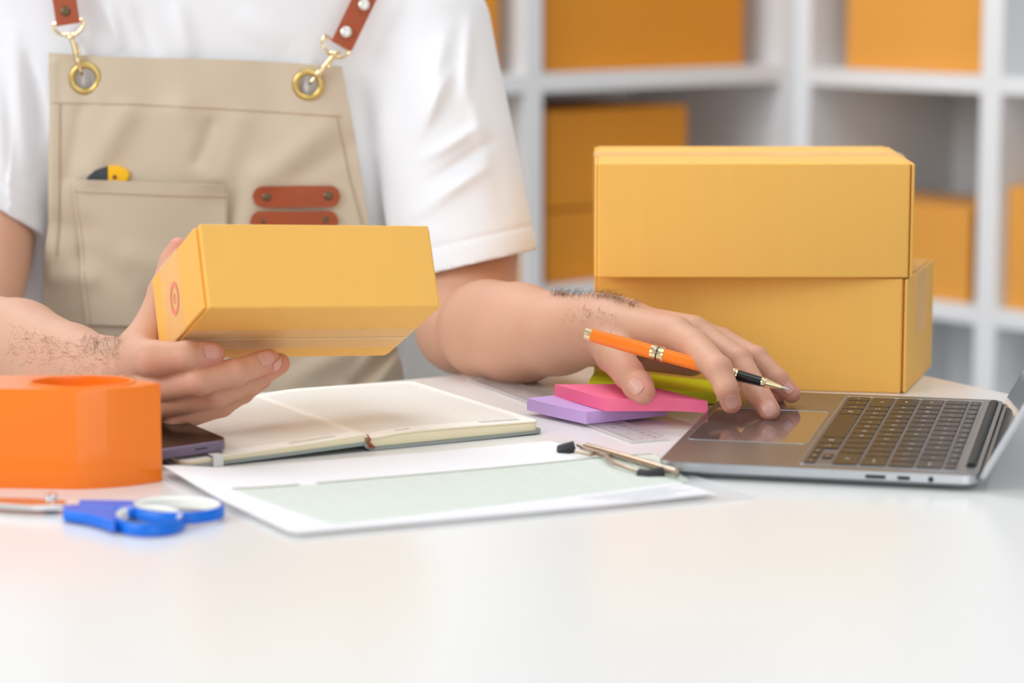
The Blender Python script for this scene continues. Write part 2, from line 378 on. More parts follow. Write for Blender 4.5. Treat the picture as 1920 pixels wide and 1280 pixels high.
slab(list(xl-.25), lz0, lz0+.22, -.25, HL+.25, 'cover', [M_cover, M_cover], rnd=.9, side=-1)
ltop = lz0+.23+.22+.28*((xl+WL)/WL)
slab(list(xl), lz0+.23, ltop, 0, HL, 'page_block', [M_cream, M_creamedge], rnd=.8, side=-1)
slab([.1, 5, 10, WL+.3], np.array([.03, .03, .05, .1]), np.array([.25, .25, .27, .32]), -.25, HL+.25, 'cover', [M_cover, M_cover], rnd=.9)
rb = .25+.02*xr_/WL+.02; s_ = xr_/WL
rtop = .84+.34*np.sin(np.clip(s_*5, 0, math.pi/2))-.22*s_
slab(list(xr_), rb, rtop-.14, 0, HL, 'page_block', [M_cream, M_creamedge], rnd=.7)
rt2 = rtop+.03*np.sin(s_*math.pi)
slab(list(xr_), rtop-.115, rt2, 0, HL, 'loose_leaves', [M_cream, M_creamedge], rnd=.7)
spine = MB(); spine.tube([NB(-.45, -.2, .75), NB(-.15, -.2, .25), NB(.15, -.2, .12)], .12); G = np.array([[NB(-.5, y, .62), NB(-.25, y, .3), NB(.0, y, .1), NB(.25, y, .08)] for y in np.linspace(-.25, HL+.2, 4)])
MB().sheet(G, .14).build('spine', M_cover, note)
rib = MB()
pts = [NB(.0+.06*math.sin(k*2.1), -.15-.09*abs(math.sin(k*1.3)), 1.0-.12*k) for k in range(8)]
rib.tube(pts, [.06, .1, .12, .1, .13, .11, .12, .05]); rib.tube([NB(.1, -.2, .5), NB(.3, -.28, .3), NB(.42, -.3, .2)], [.1, .09, .03])
rib.tube([NB(-.05, -.1, .95), NB(.02, .0, 1.12), NB(.08, .4, 1.1)], [.05, .05, .03])
rib.build('ribbon', M_brown, note)
el = MB(); xs_ = -11.9
el.box(NB(xs_, -.32, .02), n1*.75, n2*.08, n3*.78); el.box(NB(xs_, -.3, .74), n1*.75, n2*1.0, n3*.05); el.build('elastic_band', M_elastic, note, bevel=.03)
ln = MB()
def zl(s, side):
    return (np.interp(s, xl, ltop) if side < 0 else np.interp(s, xr_, rt2))+.012
for k in range(38):
    y = 1.9+k*.48
    for side in (-1, 1):
        xx = np.linspace(-13.2, -.6, 10) if side < 0 else np.linspace(.7, 13.2, 16)
        G = np.array([[NB(x, y+d, zl(x, side)) for d in (0, .045)] for x in xx]); ln.sheet(G)
for x0, y0, wd, rows in ((9.6, .8, 3.4, 4), (2.6, .75, 1.4, 2), (-5.6, .8, 3.6, 3)):
    for r_ in range(rows):
        for c in range(int(wd/.3)):
            x = x0+c*.3; ln.add([NB(x, y0+r_*.22, zl(x, x0)), NB(x+.2, y0+r_*.22, zl(x+.2, x0)), NB(x+.2, y0+.08+r_*.22, zl(x+.2, x0)), NB(x, y0+.08+r_*.22, zl(x, x0))], [(0, 1, 2, 3)])
ln.build('ruled_lines', M_rule, note)['kind'] = 'stuff'

# phone on the left page
def NBz(s): return float(np.interp(s, xl, ltop))
pc = P(431, 848, Z=NBz(-9)); pd = nz(P(431, 848, Z=.6)-P(305, 862, Z=.6))
sl = (ltop[-1]-ltop[0])/(xl[-1]-xl[0]); px1 = nz(n1+V(0, 0, sl)); px2 = n2; px3 = np.cross(px1, px2)
s_c = (pc-nb0)@n1; y_c = (pc-nb0)@n2
ph0 = NB(s_c-7.15, y_c, NBz(max(s_c-7.15, -14))+.04)
ph = thing('smartphone', ph0+px1*3.5+px2*7, 'dark smartphone with a muted purple edge lying on the notebook page', 'phone')
def pl(a, b, c): return ph0+px1*a+px2*b+px3*c
out = [(x+3.575, y+7.35) for x, y in rrect(7.15, 14.7, .95, 6)]
MB().prism([pl(x, y, 0) for x, y in out], px3*.76, smooth=True).build('frame', M_phonef, ph, bevel=.08)
out2 = [(x+3.575, y+7.35) for x, y in rrect(6.98, 14.53, .87, 6)]
MB().prism([pl(x, y, .75) for x, y in out2], px3*.03).build('screen', M_phone, ph)
MB().box(pl(4.6, -.01, .33), px1*.9, px2*.03, px3*.1).build('port', M_black, ph)

# ruler
rN, rF = P(1195, 836, Z=0), P(873, 713, Z=0); r1 = nz(rN-rF); r2 = V(-r1[1], r1[0], 0)     # from far end to near end; r2 to the far side
LR = 31.2; WR = 3.1
rul = thing('ruler', rF+r1*15+r2*1.5, 'clear plastic ruler lying under the sticky note pads', 'ruler')
MB().prism([rF+V(0, 0, .03), rF+r1*LR+V(0, 0, .03), rF+r1*LR+r2*WR+V(0, 0, .03), rF+r2*WR+V(0, 0, .03)], (0, 0, .2)).build('blade', M_ruler, rul, bevel=.06)
mk = MB(); zt_ = .245
def rp(a, b): return rF+r1*a+r2*b+V(0, 0, zt_)
for k in range(0, 301):
    L = .6 if k % 10 == 0 else (.45 if k % 5 == 0 else .3); a = .6+k*.1
    if k % 2 == 0 or k % 5 == 0: mk.add([rp(a-.012, WR-.1), rp(a+.012, WR-.1), rp(a+.012, WR-.1-L), rp(a-.012, WR-.1-L)], [(0, 1, 2, 3)])
for k in range(0, 193):
    L = .6 if k % 16 == 0 else (.42 if k % 8 == 0 else .26); a = .6+k*2.54/16
    mk.add([rp(a-.014, .1), rp(a+.014, .1), rp(a+.014, .1+L), rp(a-.014, .1+L)], [(0, 1, 2, 3)])
for k in range(1, 31):
    v_, f_ = text_mesh(str(k), .42, rp(.6+k, WR-1.0), r1, r2); mk.add(v_, f_)
for k in range(1, 12):
    v_, f_ = text_mesh(str(k), .42, rp(.6+k*2.54, 1.0), r1, r2); mk.add(v_, f_)
v_, f_ = text_mesh('cm', .36, rp(LR-.5, 1.0), r1, r2); mk.add(v_, f_)
mk.build('markings', M_rulerm, rul)

# clipboard and sheets
c0 = P(303, 886, Z=.3); c1_ = P(1022, 829, Z=.3); k1 = nz(c1_-c0); k2 = nz(V(.485, -.875, 0))
clipb = thing('clipboard', c0+k1*15+k2*10, 'clear clipboard with a wire clip and black tips, holding printed sheets', 'clipboard')
MB().prism([c0+k1*(x+15.4)+k2*(y+10.9)+V(0, 0, -.28) for x, y in rrect(31.6, 22.6, .8)], (0, 0, .2)).build('board', M_board, clipb)
sheet_t = thing('paper_sheet', c0+k1*15+k2*10, 'printed form sheet with a pale green ruled table held by the wire clip', 'paper')
LU, LV = 28.6, 21.0
def cz(u, v): return .02+.10*math.exp(-((u-LU)/5)**2)+.5*math.exp(-(u/3.2)**2-((v-0)/7)**2)*1.0
def CP(u, v, z=0): return c0+k1*u+k2*v+V(0, 0, cz(u, v)-.06+z)
us, vs_ = np.linspace(0, LU, 40), np.linspace(0, LV, 24)
MB().sheet(np.array([[CP(u, v) for v in vs_] for u in us]), .02).build('sheet', M_paper, sheet_t)
under = MB().sheet(np.array([[CP(u+.25, v+.35, -.05) for v in vs_] for u in us]), .02).build('paper_sheet', M_paper, base=c0+k1*15+k2*10)
tags(under, 'blank white sheet lying just under the printed green form', 'paper')
pr = MB()
def uv_of(px, py):
    q3 = P(px, py, Z=.3)-c0; return np.array([q3@k1, q3@k2])
cTL, cTR, cBR, cBL = uv_of(412, 919), uv_of(1170, 838), uv_of(1216, 894), uv_of(567, 988)
def st(s3, t3):
    u, v = (cTL*(1-s3)+cTR*s3)*(1-t3)+(cBL*(1-s3)+cBR*s3)*t3; return u, v
def quad(s0, t0_, s1, t1_, z, mi, n_=22):
    pr.sheet(np.array([[CP(*st(a, b), z) for b in (t0_, t1_)] for a in np.linspace(s0, s1, n_)]), 0, mi)
NR = 34
for k in range(NR): quad(0, .04+.96*k/NR, 1, .04+.96*(k+.55)/NR, .030, 0)
quad(0, 0, .15, .026, .034, 1, 6); quad(.19, 0, 1, .026, .034, 1)
for c in range(1, 12):
    pr.sheet(np.array([[CP(*st(c/12+d, t3), .036) for d in (0, .003)] for t3 in np.linspace(.03, 1, 12)]), 0, 3)
for r_ in range(5):
    quad(.66+.03*r_, 1.07+r_*.05, .98-.03*((r_*2) % 3), 1.087+r_*.05, .034, 2, 10)
pr.build('print', [M_green, M_greendk, M_greyink, M_paper], sheet_t)
# wire clip
ctips = (P(1050, 842, Z=.6), P(1076, 835, Z=.8), P(1200, 888, Z=.5), P(1245, 884, Z=.8))
clip = MB()
wire = [P(1078, 846, Z=.75), P(1105, 852, Z=.6), P(1115, 850, Z=.6), P(1138, 856, Z=.7), P(1150, 868, Z=.7), P(1175, 876, Z=.65), P(1198, 884, Z=.6)]
clip.tube(wire, .13, 0, 8)
clip.tube([P(1083, 834, Z=.9), P(1098, 841, Z=.8), P(1132, 851, Z=.75), P(1140, 862, Z=.75)], .1, 0, 8)
clip.build('wire_lever', mat('clip_nickel', S(196, 178, 158), .25, .9), clipb)
bar = MB(); bar.tube([P(1098, 835, Z=.7), P(1180, 858, Z=.7), P(1268, 884, Z=.6)], .22, 0, 10); bar.tube([P(1090, 838, Z=.35), P(1180, 864, Z=.35), P(1262, 890, Z=.3)], .16, 0, 10)
bar.tube([P(1242, 882, Z=.6), P(1262, 886, Z=.75), P(1272, 892, Z=.35)], .12, 0, 8); bar.build('hinge_bar', mat('clip_nickel', S(196, 178, 158), .25, .9), clipb)
for pts in ([P(1049, 844, Z=.5), P(1062, 840, Z=.7), P(1078, 836, Z=.85)], [P(1198, 888, Z=.45), P(1215, 890, Z=.45), P(1245, 884, Z=.65)]):
    t = MB(); t.tube(pts, .38, 0, 8); t.build('rubber_tip', M_black, clipb)
t = MB(); t.tube([P(1050, 844, Z=.4), P(1072, 850, Z=.35)], .34, 0, 8); t.build('rubber_tip', M_black, clipb)

# sticky note pads
def pad(name, label, F, eR, eL, z0, h, m, curl, lab2=None):
    """F front corner, eR/eL edge vectors right and left; curl(a,b) lifts the sheets"""
    na = 14; g1 = np.zeros((na, na, 3)); g0 = np.zeros((na, na, 3))
    for i, a in enumerate(np.linspace(0, 1, na)):
        for j, b in enumerate(np.linspace(0, 1, na)):
            p = F+eR*a+eL*b; c = curl(a, b); g0[i, j] = (p[0], p[1], z0+c); g1[i, j] = (p[0], p[1], z0+h+c*1.15)
    o = MB(); idx = np.arange(na*na).reshape(na, na); off = na*na
    Q = [(idx[i, j], idx[i+1, j], idx[i+1, j+1], idx[i, j+1]) for i in range(na-1) for j in range(na-1)]
    ring = [idx[i, 0] for i in range(na)]+[idx[-1, j] for j in range(1, na)]+[idx[i, -1] for i in range(na-2, -1, -1)]+[idx[0, j] for j in range(na-2, 0, -1)]
    A_ = np.vstack([g1.reshape(-1, 3), g0.reshape(-1, 3)])
    o.add(A_, Q+[(a+off, d+off, c+off, b+off) for a, b, c, d in Q]+[(ring[i], ring[(i+1) % len(ring)], ring[(i+1) % len(ring)]+off, ring[i]+off) for i in range(len(ring))], 0, True)
    ob = o.build('sticky_note_pad', m, sharp=40); tags(ob, label, 'sticky notes'); return ob
F = P(1099, 795, Z=0.26); R_ = P(1250, 779, Z=.26); L_ = P(988, 771, Z=.26)
pad('p', 'purple sticky note pad, lowest of the three, lying on the ruler', F, R_-F, L_-F, .26, .92, M_purple, lambda a, b: .10*b**3)
zp = 1.22
F = P(1136, 771, Z=zp); R_ = P(1292, 770, Z=zp); L_ = P(1036, 742, Z=zp)
pad('p', 'hot pink sticky note pad on top of the purple one', F, nz(R_-F)*7.6, nz(L_-F)*7.6, zp, .95, M_pink, lambda a, b: -.28*max(a-.55, 0)**2*3.5+.10*math.sin(b*math.pi)*0)
zq = .0
F = P(1215, 775, Z=.9); 
Lf = P(1104, 733, Z=1.0); Rr = P(1343, 757, Z=.12)
eR = V(*(Rr-Lf)[:2], 0); base_ = V(Lf[0], Lf[1], 0)
back = nz(V(.12, 1, 0))
def limez(a, b): return .12+.88*(1-a)**1.3-.35*max(0, .12-a)*4
pad('p', 'lime green sticky note pad leaning behind the pink one under the thumb', base_, eR, back*6.2, 0, .82, M_lime, limez)

# ------------------------------------------------------------------ laptop
LA = math.radians(76.34); lx0, ly0 = 9.77, 172.47
du = V(math.cos(LA), math.sin(LA), 0); dv = V(math.sin(LA), -math.cos(LA), 0); ZT = 1.15
def LP(u, v, z=ZT): return V(lx0, ly0, 0)+du*u+dv*v+V(0, 0, z)
WLp, DLp = 30.41, 21.24
lap = thing('laptop', LP(15, 10, 0), 'open grey laptop with black keys under the resting hand, ports along its near edge', 'laptop')
o_ = [(x+WLp/2, y+DLp/2) for x, y in rrect(WLp, DLp, 1.0, 6)]
oi = [(x+WLp/2, y+DLp/2) for x, y in rrect(WLp-1.1, DLp-1.1, .8, 6)]
n = len(o_); mb = MB()
rings = [[LP(x, y, .22) for x, y in oi], [LP(x, y, .55) for x, y in o_], [LP(x, y, ZT-.05) for x, y in o_], [LP(x+(.05 if x < 15 else -.05), y+(.05 if y < 10 else -.05), ZT) for x, y in o_]]
A_ = np.vstack(rings)
mb.add(A_, [(r*n+i, r*n+(i+1) % n, (r+1)*n+(i+1) % n, (r+1)*n+i) for r in (0, 1) for i in range(n)], 1, True)
mb.add(A_, [(2*n+i, 2*n+(i+1) % n, 3*n+(i+1) % n, 3*n+i) for i in range(n)], 0, True)
mb.add(A_, [tuple(range(n-1, -1, -1))], 1); mb.add(A_, [tuple(range(3*n, 4*n))], 0)
mb.build('base', [M_alu, M_alul], lap)
mb = MB()
for u, v in ((2.5, 2.5), (28, 2.5), (2.5, 19), (28, 19)): mb = MB().lathe(LP(u, v, 0), (0, 0, 1), [(0, .75), (.24, .9)], seg=16); mb.build('foot', M_black, lap)
# thumb notch
MB().box(LP(12.2, -.02, ZT-.22), du*6, dv*.5, V(0, 0, .23)).build('thumb_notch', M_alu, lap, bevel=.08)
# trackpad
tpd = [(x+15.2, y+4.75) for x, y in rrect(13.4, 8.3, .45, 4)]
MB().prism([LP(x, y, ZT-.02) for x, y in tpd], (0, 0, .03), smooth=False).build('trackpad', M_glass, lap)
rim = MB(); rr_ = [LP(x, y, ZT+.012) for x, y in [(x+15.2, y+4.75) for x, y in rrect(13.5, 8.4, .48, 4)]]
rim.tube(rr_, .03, closed=True, seg=6); rim.build('trackpad_rim', M_alul, lap)
# keyboard well and keys
v1_, v2_k = 9.4, 19.75
MB().prism([LP(x+15.2, y+(v1_+v2_k)/2, ZT+.001) for x, y in rrect(27.8, v2_k-v1_, .3, 3)], (0, 0, .006)).build('keyboard_well', mat('well_grey', S(118, 112, 110), .45, .5), lap)
rim = MB(); rim.tube([LP(x+15.2, y+(v1_+v2_k)/2, ZT+.01) for x, y in rrect(27.9, v2_k-v1_+.1, .35, 3)], .04, closed=True, seg=6); rim.build('well_rim', M_alul, lap)
def key(kx, row_v, w_, d_, leg, size=.42):
    u = 28.9-kx-w_/2; v = row_v+d_/2
    m_ = MB(); gp = .12
    ol = rrect(w_-2*gp, d_-2*gp, .14, 2)
    ou = rrect(w_-2*gp-.06, d_-2*gp-.06, .12, 2)
    n_ = len(ol); A_ = np.vstack([[LP(u-x, v+y, ZT+.005) for x, y in ol], [LP(u-x, v+y, ZT+.07) for x, y in ol], [LP(u-x, v+y, ZT+.09) for x, y in ou]])
    m_.add(A_, [(r*n_+i, r*n_+(i+1) % n_, (r+1)*n_+(i+1) % n_, (r+1)*n_+i) for r in (0, 1) for i in range(n_)]+[tuple(range(2*n_, 3*n_))], 0)
    o = m_.build('key', [M_key], lap)
    if leg:
        v_, f_ = text_mesh(leg, size*1.15, LP(u, v, ZT+.094), -du, dv)
        if len(v_): MB().add(v_, f_, 0).build('key_legend', M_legend, o, fixn=False)
rows = [
 (0, [('fn', 1.9), ('⌃', 1.9), ('⌥', 1.9), ('⌘', 2.35), ('', 9.6), ('⌘', 2.35), ('⌥', 1.9)]),
 (1, [('⇧', 4.3)]+[(c, 1.9) for c in 'ZXCVBNM,./']+[('⇧', 4.2)]),
 (2, [('caps', 3.35)]+[(c, 1.9) for c in "ASDFGHJKL;'"]+[('return', 3.25)]),
 (3, [('tab', 2.8)]+[(c, 1.9) for c in 'QWERTYUIOP[]\\']),
 (4, [(c, 1.9) for c in '`1234567890-=']+[('delete', 2.8)])]
for r_, ks in rows:
    x = 0
    for leg, w_ in ks:
        key(x, v1_+.12+r_*1.86, w_, 1.86, leg, .42 if len(leg) == 1 else .3); x += w_
    if r_ == 0:
        for j in range(3):
            if j == 1:
                key(x, v1_+.12, 1.86, .93, '▼', .2); key(x, v1_+.12+.93, 1.86, .93, '▲', .2)
            else: key(x, v1_+.12, 1.86, .93, '◀' if j == 0 else '▶', .2)
            x += 1.86
for j, leg in enumerate(['esc']+['F%d' % i for i in range(1, 13)]+['']): key(j*27.5/14, v1_+.12+5*1.86, 27.5/14, .93, leg, .24)
# ports
for v0, L, m_ in ((13.9, 1.35, 'usb_port'), (16.0, .85, 'usb_port')):
    MB().box(LP(-.03, v0, .62), du*.1, dv*L, V(0, 0, .28)).build('port', M_black, lap, bevel=.05)
MB().lathe(LP(-.03, 18.2, .76), du, [(0, .19), (.1, .19)], seg=16).build('headphone_jack', M_black, lap)
# hinge and lid
HV = DLp-.35
MB().tube([LP(3.0, HV-.3, ZT-.12), LP(WLp-1.6, HV-.3, ZT-.12)], .38, seg=16).build('hinge', M_black, lap)
th = math.radians(61.0); ld = dv*math.cos(th)+V(0, 0, math.sin(th)); lnn = du*0+(-dv*math.sin(th)+V(0, 0, math.cos(th)))
def LD(u, s, t): return LP(u, DLp-.1, ZT-.35)+ld*s+lnn*t
lo_ = [(x+WLp/2, y+DLp/2) for x, y in rrect(WLp, DLp, .9, 6)]
MB().prism([LD(x, y, -.45) for x, y in lo_], lnn*.42, smooth=True).build('lid', M_alul, lap, bevel=.06)
li_ = [(x+WLp/2, y+DLp/2) for x, y in rrect(WLp-.35, DLp-.35, .75, 6)]
MB().prism([LD(x, y, -.03) for x, y in li_], lnn*.03).build('display', M_screen, lap)
li_ = [(x+WLp/2, y+DLp/2+.4) for x, y in rrect(WLp-1.9, DLp-2.9, .1, 2)]
MB().prism([LD(x, y, .0) for x, y in li_], lnn*.004).build('screen_image', mat('screen_dim', S(150, 156, 164), .08, coat=1), lap)

# ------------------------------------------------------------------ tape dispenser and scissors
rc = P(303, 903, Z=0); 
def DPt(px, py): return P(px, py, Z=0)
ht = P(303, 718, Y=rc[1])[2]; hc = P(152, 716.5, Z=ht); hc[2] = 0
front = [DPt(304, 902), DPt(290, 904.6), DPt(275, 907.0), DPt(258, 909.3), DPt(240, 911.4), DPt(222, 913.2), DPt(203, 914.8), DPt(184, 916.0), DPt(165, 916.9), DPt(146, 917.3), DPt(120, 917.2), DPt(60, 916.2), DPt(-60, 914.2)]
ht = P(303, 718, Y=rc[1])[2]
f0 = front[-1]; backp = [f0+V(-5.5, .6, 0), f0+V(-7.2, 2.0, 0), f0+V(-5.5, 4.2, 0), f0+V(0, 5.4, 0), V(hc[0]-1, f0[1]+5.6, 0), V(hc[0]+2.4, f0[1]+5.2, 0), rc+V(-2.2, 2.0, 0), rc+V(-.05, .25, 0)]
poly = np.array(front+backp); poly[:, 2] = .02
hrx, hry = 3.2, 2.05
disp = thing('tape_dispenser', hc, 'glossy orange plastic tape dispenser at the left edge of the table', 'tape dispenser')
nseg = 48; ang = np.linspace(0, 2*math.pi, nseg, endpoint=False)
# resample the outline by angle about the hole centre so that walls and top share rings
def hitpoly(a, sc_=1.0):
    d = V(math.cos(a), math.sin(a), 0); best = None
    for i in range(len(poly)):
        p, q2 = poly[i], poly[(i+1) % len(poly)]; e = q2-p; den = d[0]*e[1]-d[1]*e[0]
        if abs(den) < 1e-9: continue
        w_ = p-hc; t = (w_[0]*e[1]-w_[1]*e[0])/den; s2 = (w_[0]*d[1]-w_[1]*d[0])/den
        if t > 0 and -1e-6 <= s2 <= 1+1e-6: best = t if best is None else max(best, t)
    return hc+d*best*sc_
angs = sorted(set(list(np.linspace(-math.pi, math.pi, 96, endpoint=False))+[math.atan2(*(p-hc)[[1, 0]]) for p in poly]))
outl = np.array([hitpoly(a) for a in angs])
def ell(a, k=1.0): return hc+V(hrx*k*math.cos(a), hry*k*math.sin(a), 0)
hole = np.array([ell(a) for a in angs]); n = len(angs); Z = lambda R, z: np.c_[R[:, :2], np.full(len(R), z)]
cen = lambda k: hc+(outl-hc)*k
rings = [Z(hole*1, .4), Z(hole, ht-.25), Z(np.array([ell(a, 1.02) for a in angs]), ht+.1), Z(np.array([ell(a, 1.10) for a in angs]), ht+.12), Z(np.array([ell(a, 1.14) for a in angs]), ht-.02),
         Z(cen(.975), ht-.02), Z(cen(.995), ht-.1), Z(cen(1.0), ht-.25), Z(cen(1.0), 1.95), Z(cen(1.003), 1.85), Z(cen(1.003), .1), Z(cen(.99), .0)]
A_ = np.vstack(rings)
MB().add(A_, [(r*n+i, r*n+(i+1) % n, (r+1)*n+(i+1) % n, (r+1)*n+i) for r in range(len(rings)-1) for i in range(n)]+[tuple(range((len(rings)-1)*n, len(rings)*n))]+[tuple(range(n))[::-1]], 0, True).build('shell', M_orange, disp, sharp=24)
blc = front[-1]+V(-7.3, 2.6, 0); MB().box(blc+V(-.35, -1.5, .3), (.5, 0, 0), (0, 4.2, 0), (0, 0, ht-.8)).build('cutter_blade', M_steel, disp, bevel=.03)
wr = np.array([ell(a, .9) for a in angs])
MB().add(np.vstack([Z(wr, .45), Z(wr, ht-1.2), Z(np.array([ell(a, .55) for a in angs]), ht-1.2), Z(np.array([ell(a, .55) for a in angs]), .45)]), [(r*n+i, r*n+(i+1) % n, (r+1)*n+(i+1) % n, (r+1)*n+i) for r in range(3) for i in range(n)], 0, True).build('tape_core', M_orange, disp)

# scissors: two blue-and-cream handles, steel blades to the left
sci = thing('scissors', P(100, 950, Z=0), 'blue-handled scissors with cream finger loops at the front of the table', 'scissors')
def SP(px, py, z): return P(px, py, Z=z)
def handle(loop, z, hgt_, arm, mname):
    # loop: outer ellipse through picture points (cx, cy, rx, ry)
    cx, cy, rx, ry = loop; th_ = np.linspace(0, 2*math.pi, 40, endpoint=False)
    def ringp(k, zz): return np.array([SP(cx+rx*k*math.cos(t), cy+ry*k*math.sin(t), z+hgt_) for t in th_])
    n = 40
    def ring_off(base_pts, d):   # offset inward in the plane by d cm
        c = base_pts.mean(0); out_ = []
        for p in base_pts:
            v_ = p-c; out_.append(p-nz(v_)*d)
        return np.array(out_)
    O0 = ringp(1, z); O0[:, 2] = z
    I = ring_off(O0, .5); M_ = ring_off(O0, .24)
    def zz(R, h): R = R.copy(); R[:, 2] = h; return R
    m_ = MB(); R = [zz(O0, z+.1), zz(O0, z+hgt_-.15), zz(ring_off(O0, .1), z+hgt_), zz(M_, z+hgt_), zz(M_, z), zz(ring_off(O0, .1), z)]
    m_.add(np.vstack(R), [(r*n+i, r*n+(i+1) % n, ((r+1) % 6)*n+(i+1) % n, ((r+1) % 6)*n+i) for r in range(6) for i in range(n)], 0, True)
    h_ = m_.build('handle', M_blue, sci, fixn=True)
    m_ = MB(); R = [zz(M_, z+hgt_+.02), zz(I, z+hgt_-.12), zz(I, z+.1), zz(M_, z-.0)]
    m_.add(np.vstack(R), [(r*n+i, r*n+(i+1) % n, (r+1)*n+(i+1) % n, (r+1)*n+i) for r in range(3) for i in range(n)], 0, True)
    m_.build('grip_lining', M_cream2, h_)
    a = MB(); P0 = [SP(x, y, z+hgt_) for x, y in arm[0]]; P1 = [SP(x, y, z+hgt_) for x, y in arm[1]]
    G = np.array([P0, P1]).transpose(1, 0, 2); G[..., 2] = z+hgt_*.95
    a.prism(list(G[:, 0])+list(G[::-1, 1]), (0, 0, -hgt_*.9)); a.build('arm', M_blue, sci, bevel=.2, bseg=3)
handle((279, 964, 69, 18.5), .05, .8, ([(117, 955), (160, 961), (190, 969), (216, 979)], [(119, 944), (165, 942), (200, 943), (220, 950)]), 'a')
handle((332, 945, 89, 16.5), .12, .76, ([(150, 947), (190, 950), (222, 951), (250, 953)], [(147, 934), (190, 934.5), (222, 935), (252, 936)]), 'b')
bl = MB(); bl.prism([SP(120, 950, .5), SP(60, 952, .5), SP(-120, 940, .5), SP(-100, 934, .5), SP(60, 938, .5), SP(125, 942, .5)], (0, 0, .15)); bl.build('blade', M_steel, sci)
bl = MB(); bl.prism([SP(120, 956, .3), SP(60, 957, .3), SP(-125, 947, .3), SP(-100, 938, .3), SP(60, 942, .3), SP(125, 946, .3)], (0, 0, .15)); bl.build('blade', M_steel, sci)
MB().lathe(SP(97, 947, .15), (0, 0, 1), [(0, .3), (0.05, .42), (.65, .42), (.75, .34)], seg=20).build('pivot_screw', M_steel, sci)
MB().lathe(SP(96, 955, .02), (0, 0, 1), [(0, .4), (0.25, .45)], seg=20).build('pivot_nut', M_blue, sci)

# ------------------------------------------------------------------ the person: distance fields turned into one smooth surface
def smin(a, b, k):
    h = np.clip(.5+.5*(b-a)/k, 0, 1); return b+(a-b)*h-k*h*(1-h)
def smax(a, b, k): return -smin(-a, -b, k)
def cap(p, a, b, ra, rb):
    ba = b-a; t = np.clip(((p-a)@ba)/(ba@ba), 0, 1); return np.linalg.norm(p-a-t[:, None]*ba, axis=1)-(ra+(rb-ra)*t)
def chain(p, J, R, k=.12, mid=.07):
    d = None
    for i in range(len(J)-1):
        c = cap(p, J[i], J[i+1], R[i], R[i+1]); d = c if d is None else smin(d, c, k)
    return d
def surface(f, lo, hi, h, blk=12, lip=1.35, proj=2):
    lo = np.asarray(lo, float); N = np.ceil((np.asarray(hi)-lo)/h).astype(int); N = ((N+blk-1)//blk)*blk; nb = N//blk
    D = np.empty(N, np.float32)
    ci = np.stack(np.meshgrid(*[np.arange(x) for x in nb], indexing='ij'), -1).reshape(-1, 3)
    cd = f(lo+(ci+.5)*blk*h); R = blk*h*.87*lip+h
    loc = np.stack(np.meshgrid(*[np.arange(blk)]*3, indexing='ij'), -1).reshape(-1, 3)
    Db = D.reshape(nb[0], blk, nb[1], blk, nb[2], blk)
    near = np.abs(cd) < R
    for c, d in zip(ci[~near], cd[~near]): Db[c[0], :, c[1], :, c[2], :] = d
    A_ = ci[near]
    for s in range(0, len(A_), 120):
        cc = A_[s:s+120]; pts = lo+(cc[:, None, :]*blk+loc[None])*h
        val = f(pts.reshape(-1, 3)).reshape(len(cc), blk, blk, blk)
        for c, v in zip(cc, val): Db[c[0], :, c[1], :, c[2], :] = v
    Sg = D < 0
    c = np.zeros(tuple(N-1), np.int8)
    for dx in (0, 1):
        for dy in (0, 1):
            for dz in (0, 1): c += Sg[dx:N[0]-1+dx, dy:N[1]-1+dy, dz:N[2]-1+dz]
    act = np.argwhere((c > 0) & (c < 8)); idm = np.full(tuple(N-1), -1, np.int32); idm[tuple(act.T)] = np.arange(len(act))
    acc = np.zeros((len(act), 3)); cnt = np.zeros(len(act))
    E_ = []
    for ax in range(3):
        o1, o2 = [a for a in range(3) if a != ax]
        for i in (0, 1):
            for j in (0, 1):
                a = np.zeros(3, int); a[o1] = i; a[o2] = j; b = a.copy(); b[ax] = 1; E_.append((a, b))
    for a, b in E_:
        ia = act+a; ib = act+b; da = D[tuple(ia.T)]; db = D[tuple(ib.T)]; m = (da < 0) != (db < 0)
        t = np.where(m, da/np.where(m, da-db, 1), 0)[:, None]; acc += np.where(m[:, None], a+(b-a)*t, 0); cnt += m
    vts = lo+(act+acc/cnt[:, None])*h
    quads = []
    for ax in range(3):
        s0 = [slice(None)]*3; s1 = [slice(None)]*3; s0[ax] = slice(0, -1); s1[ax] = slice(1, None)
        ch = Sg[tuple(s0)] != Sg[tuple(s1)]; e = np.argwhere(ch); o1, o2 = [a for a in range(3) if a != ax]
        e = e[(e[:, o1] > 0) & (e[:, o2] > 0) & (e[:, o1] < N[o1]-1) & (e[:, o2] < N[o2]-1) & (e[:, ax] < N[ax]-1)]
        u1 = np.zeros(3, int); u1[o1] = 1; u2 = np.zeros(3, int); u2[o2] = 1
        q_ = np.stack([idm[tuple((e-u1-u2).T)], idm[tuple((e-u2).T)], idm[tuple(e.T)], idm[tuple((e-u1).T)]], 1)
        flip = Sg[tuple(e.T)]; 
        if ax == 1: flip = ~flip
        q_ = np.where(flip[:, None], q_, q_[:, ::-1]); quads.append(q_)
    quads = np.vstack(quads); quads = quads[(quads >= 0).all(1)]
    for _ in range(proj):
        d = f(vts); e_ = h*.5; g_ = np.stack([f(vts+V(e_, 0, 0))-f(vts-V(e_, 0, 0)), f(vts+V(0, e_, 0))-f(vts-V(0, e_, 0)), f(vts+V(0, 0, e_))-f(vts-V(0, 0, e_))], 1)/(2*e_)
        gg = (g_**2).sum(1)+1e-4; st = -(d/gg)[:, None]*g_; ln_ = np.linalg.norm(st, axis=1)[:, None]; vts = vts+st*np.minimum(1, h*.6/(ln_+1e-9))
    return vts, quads
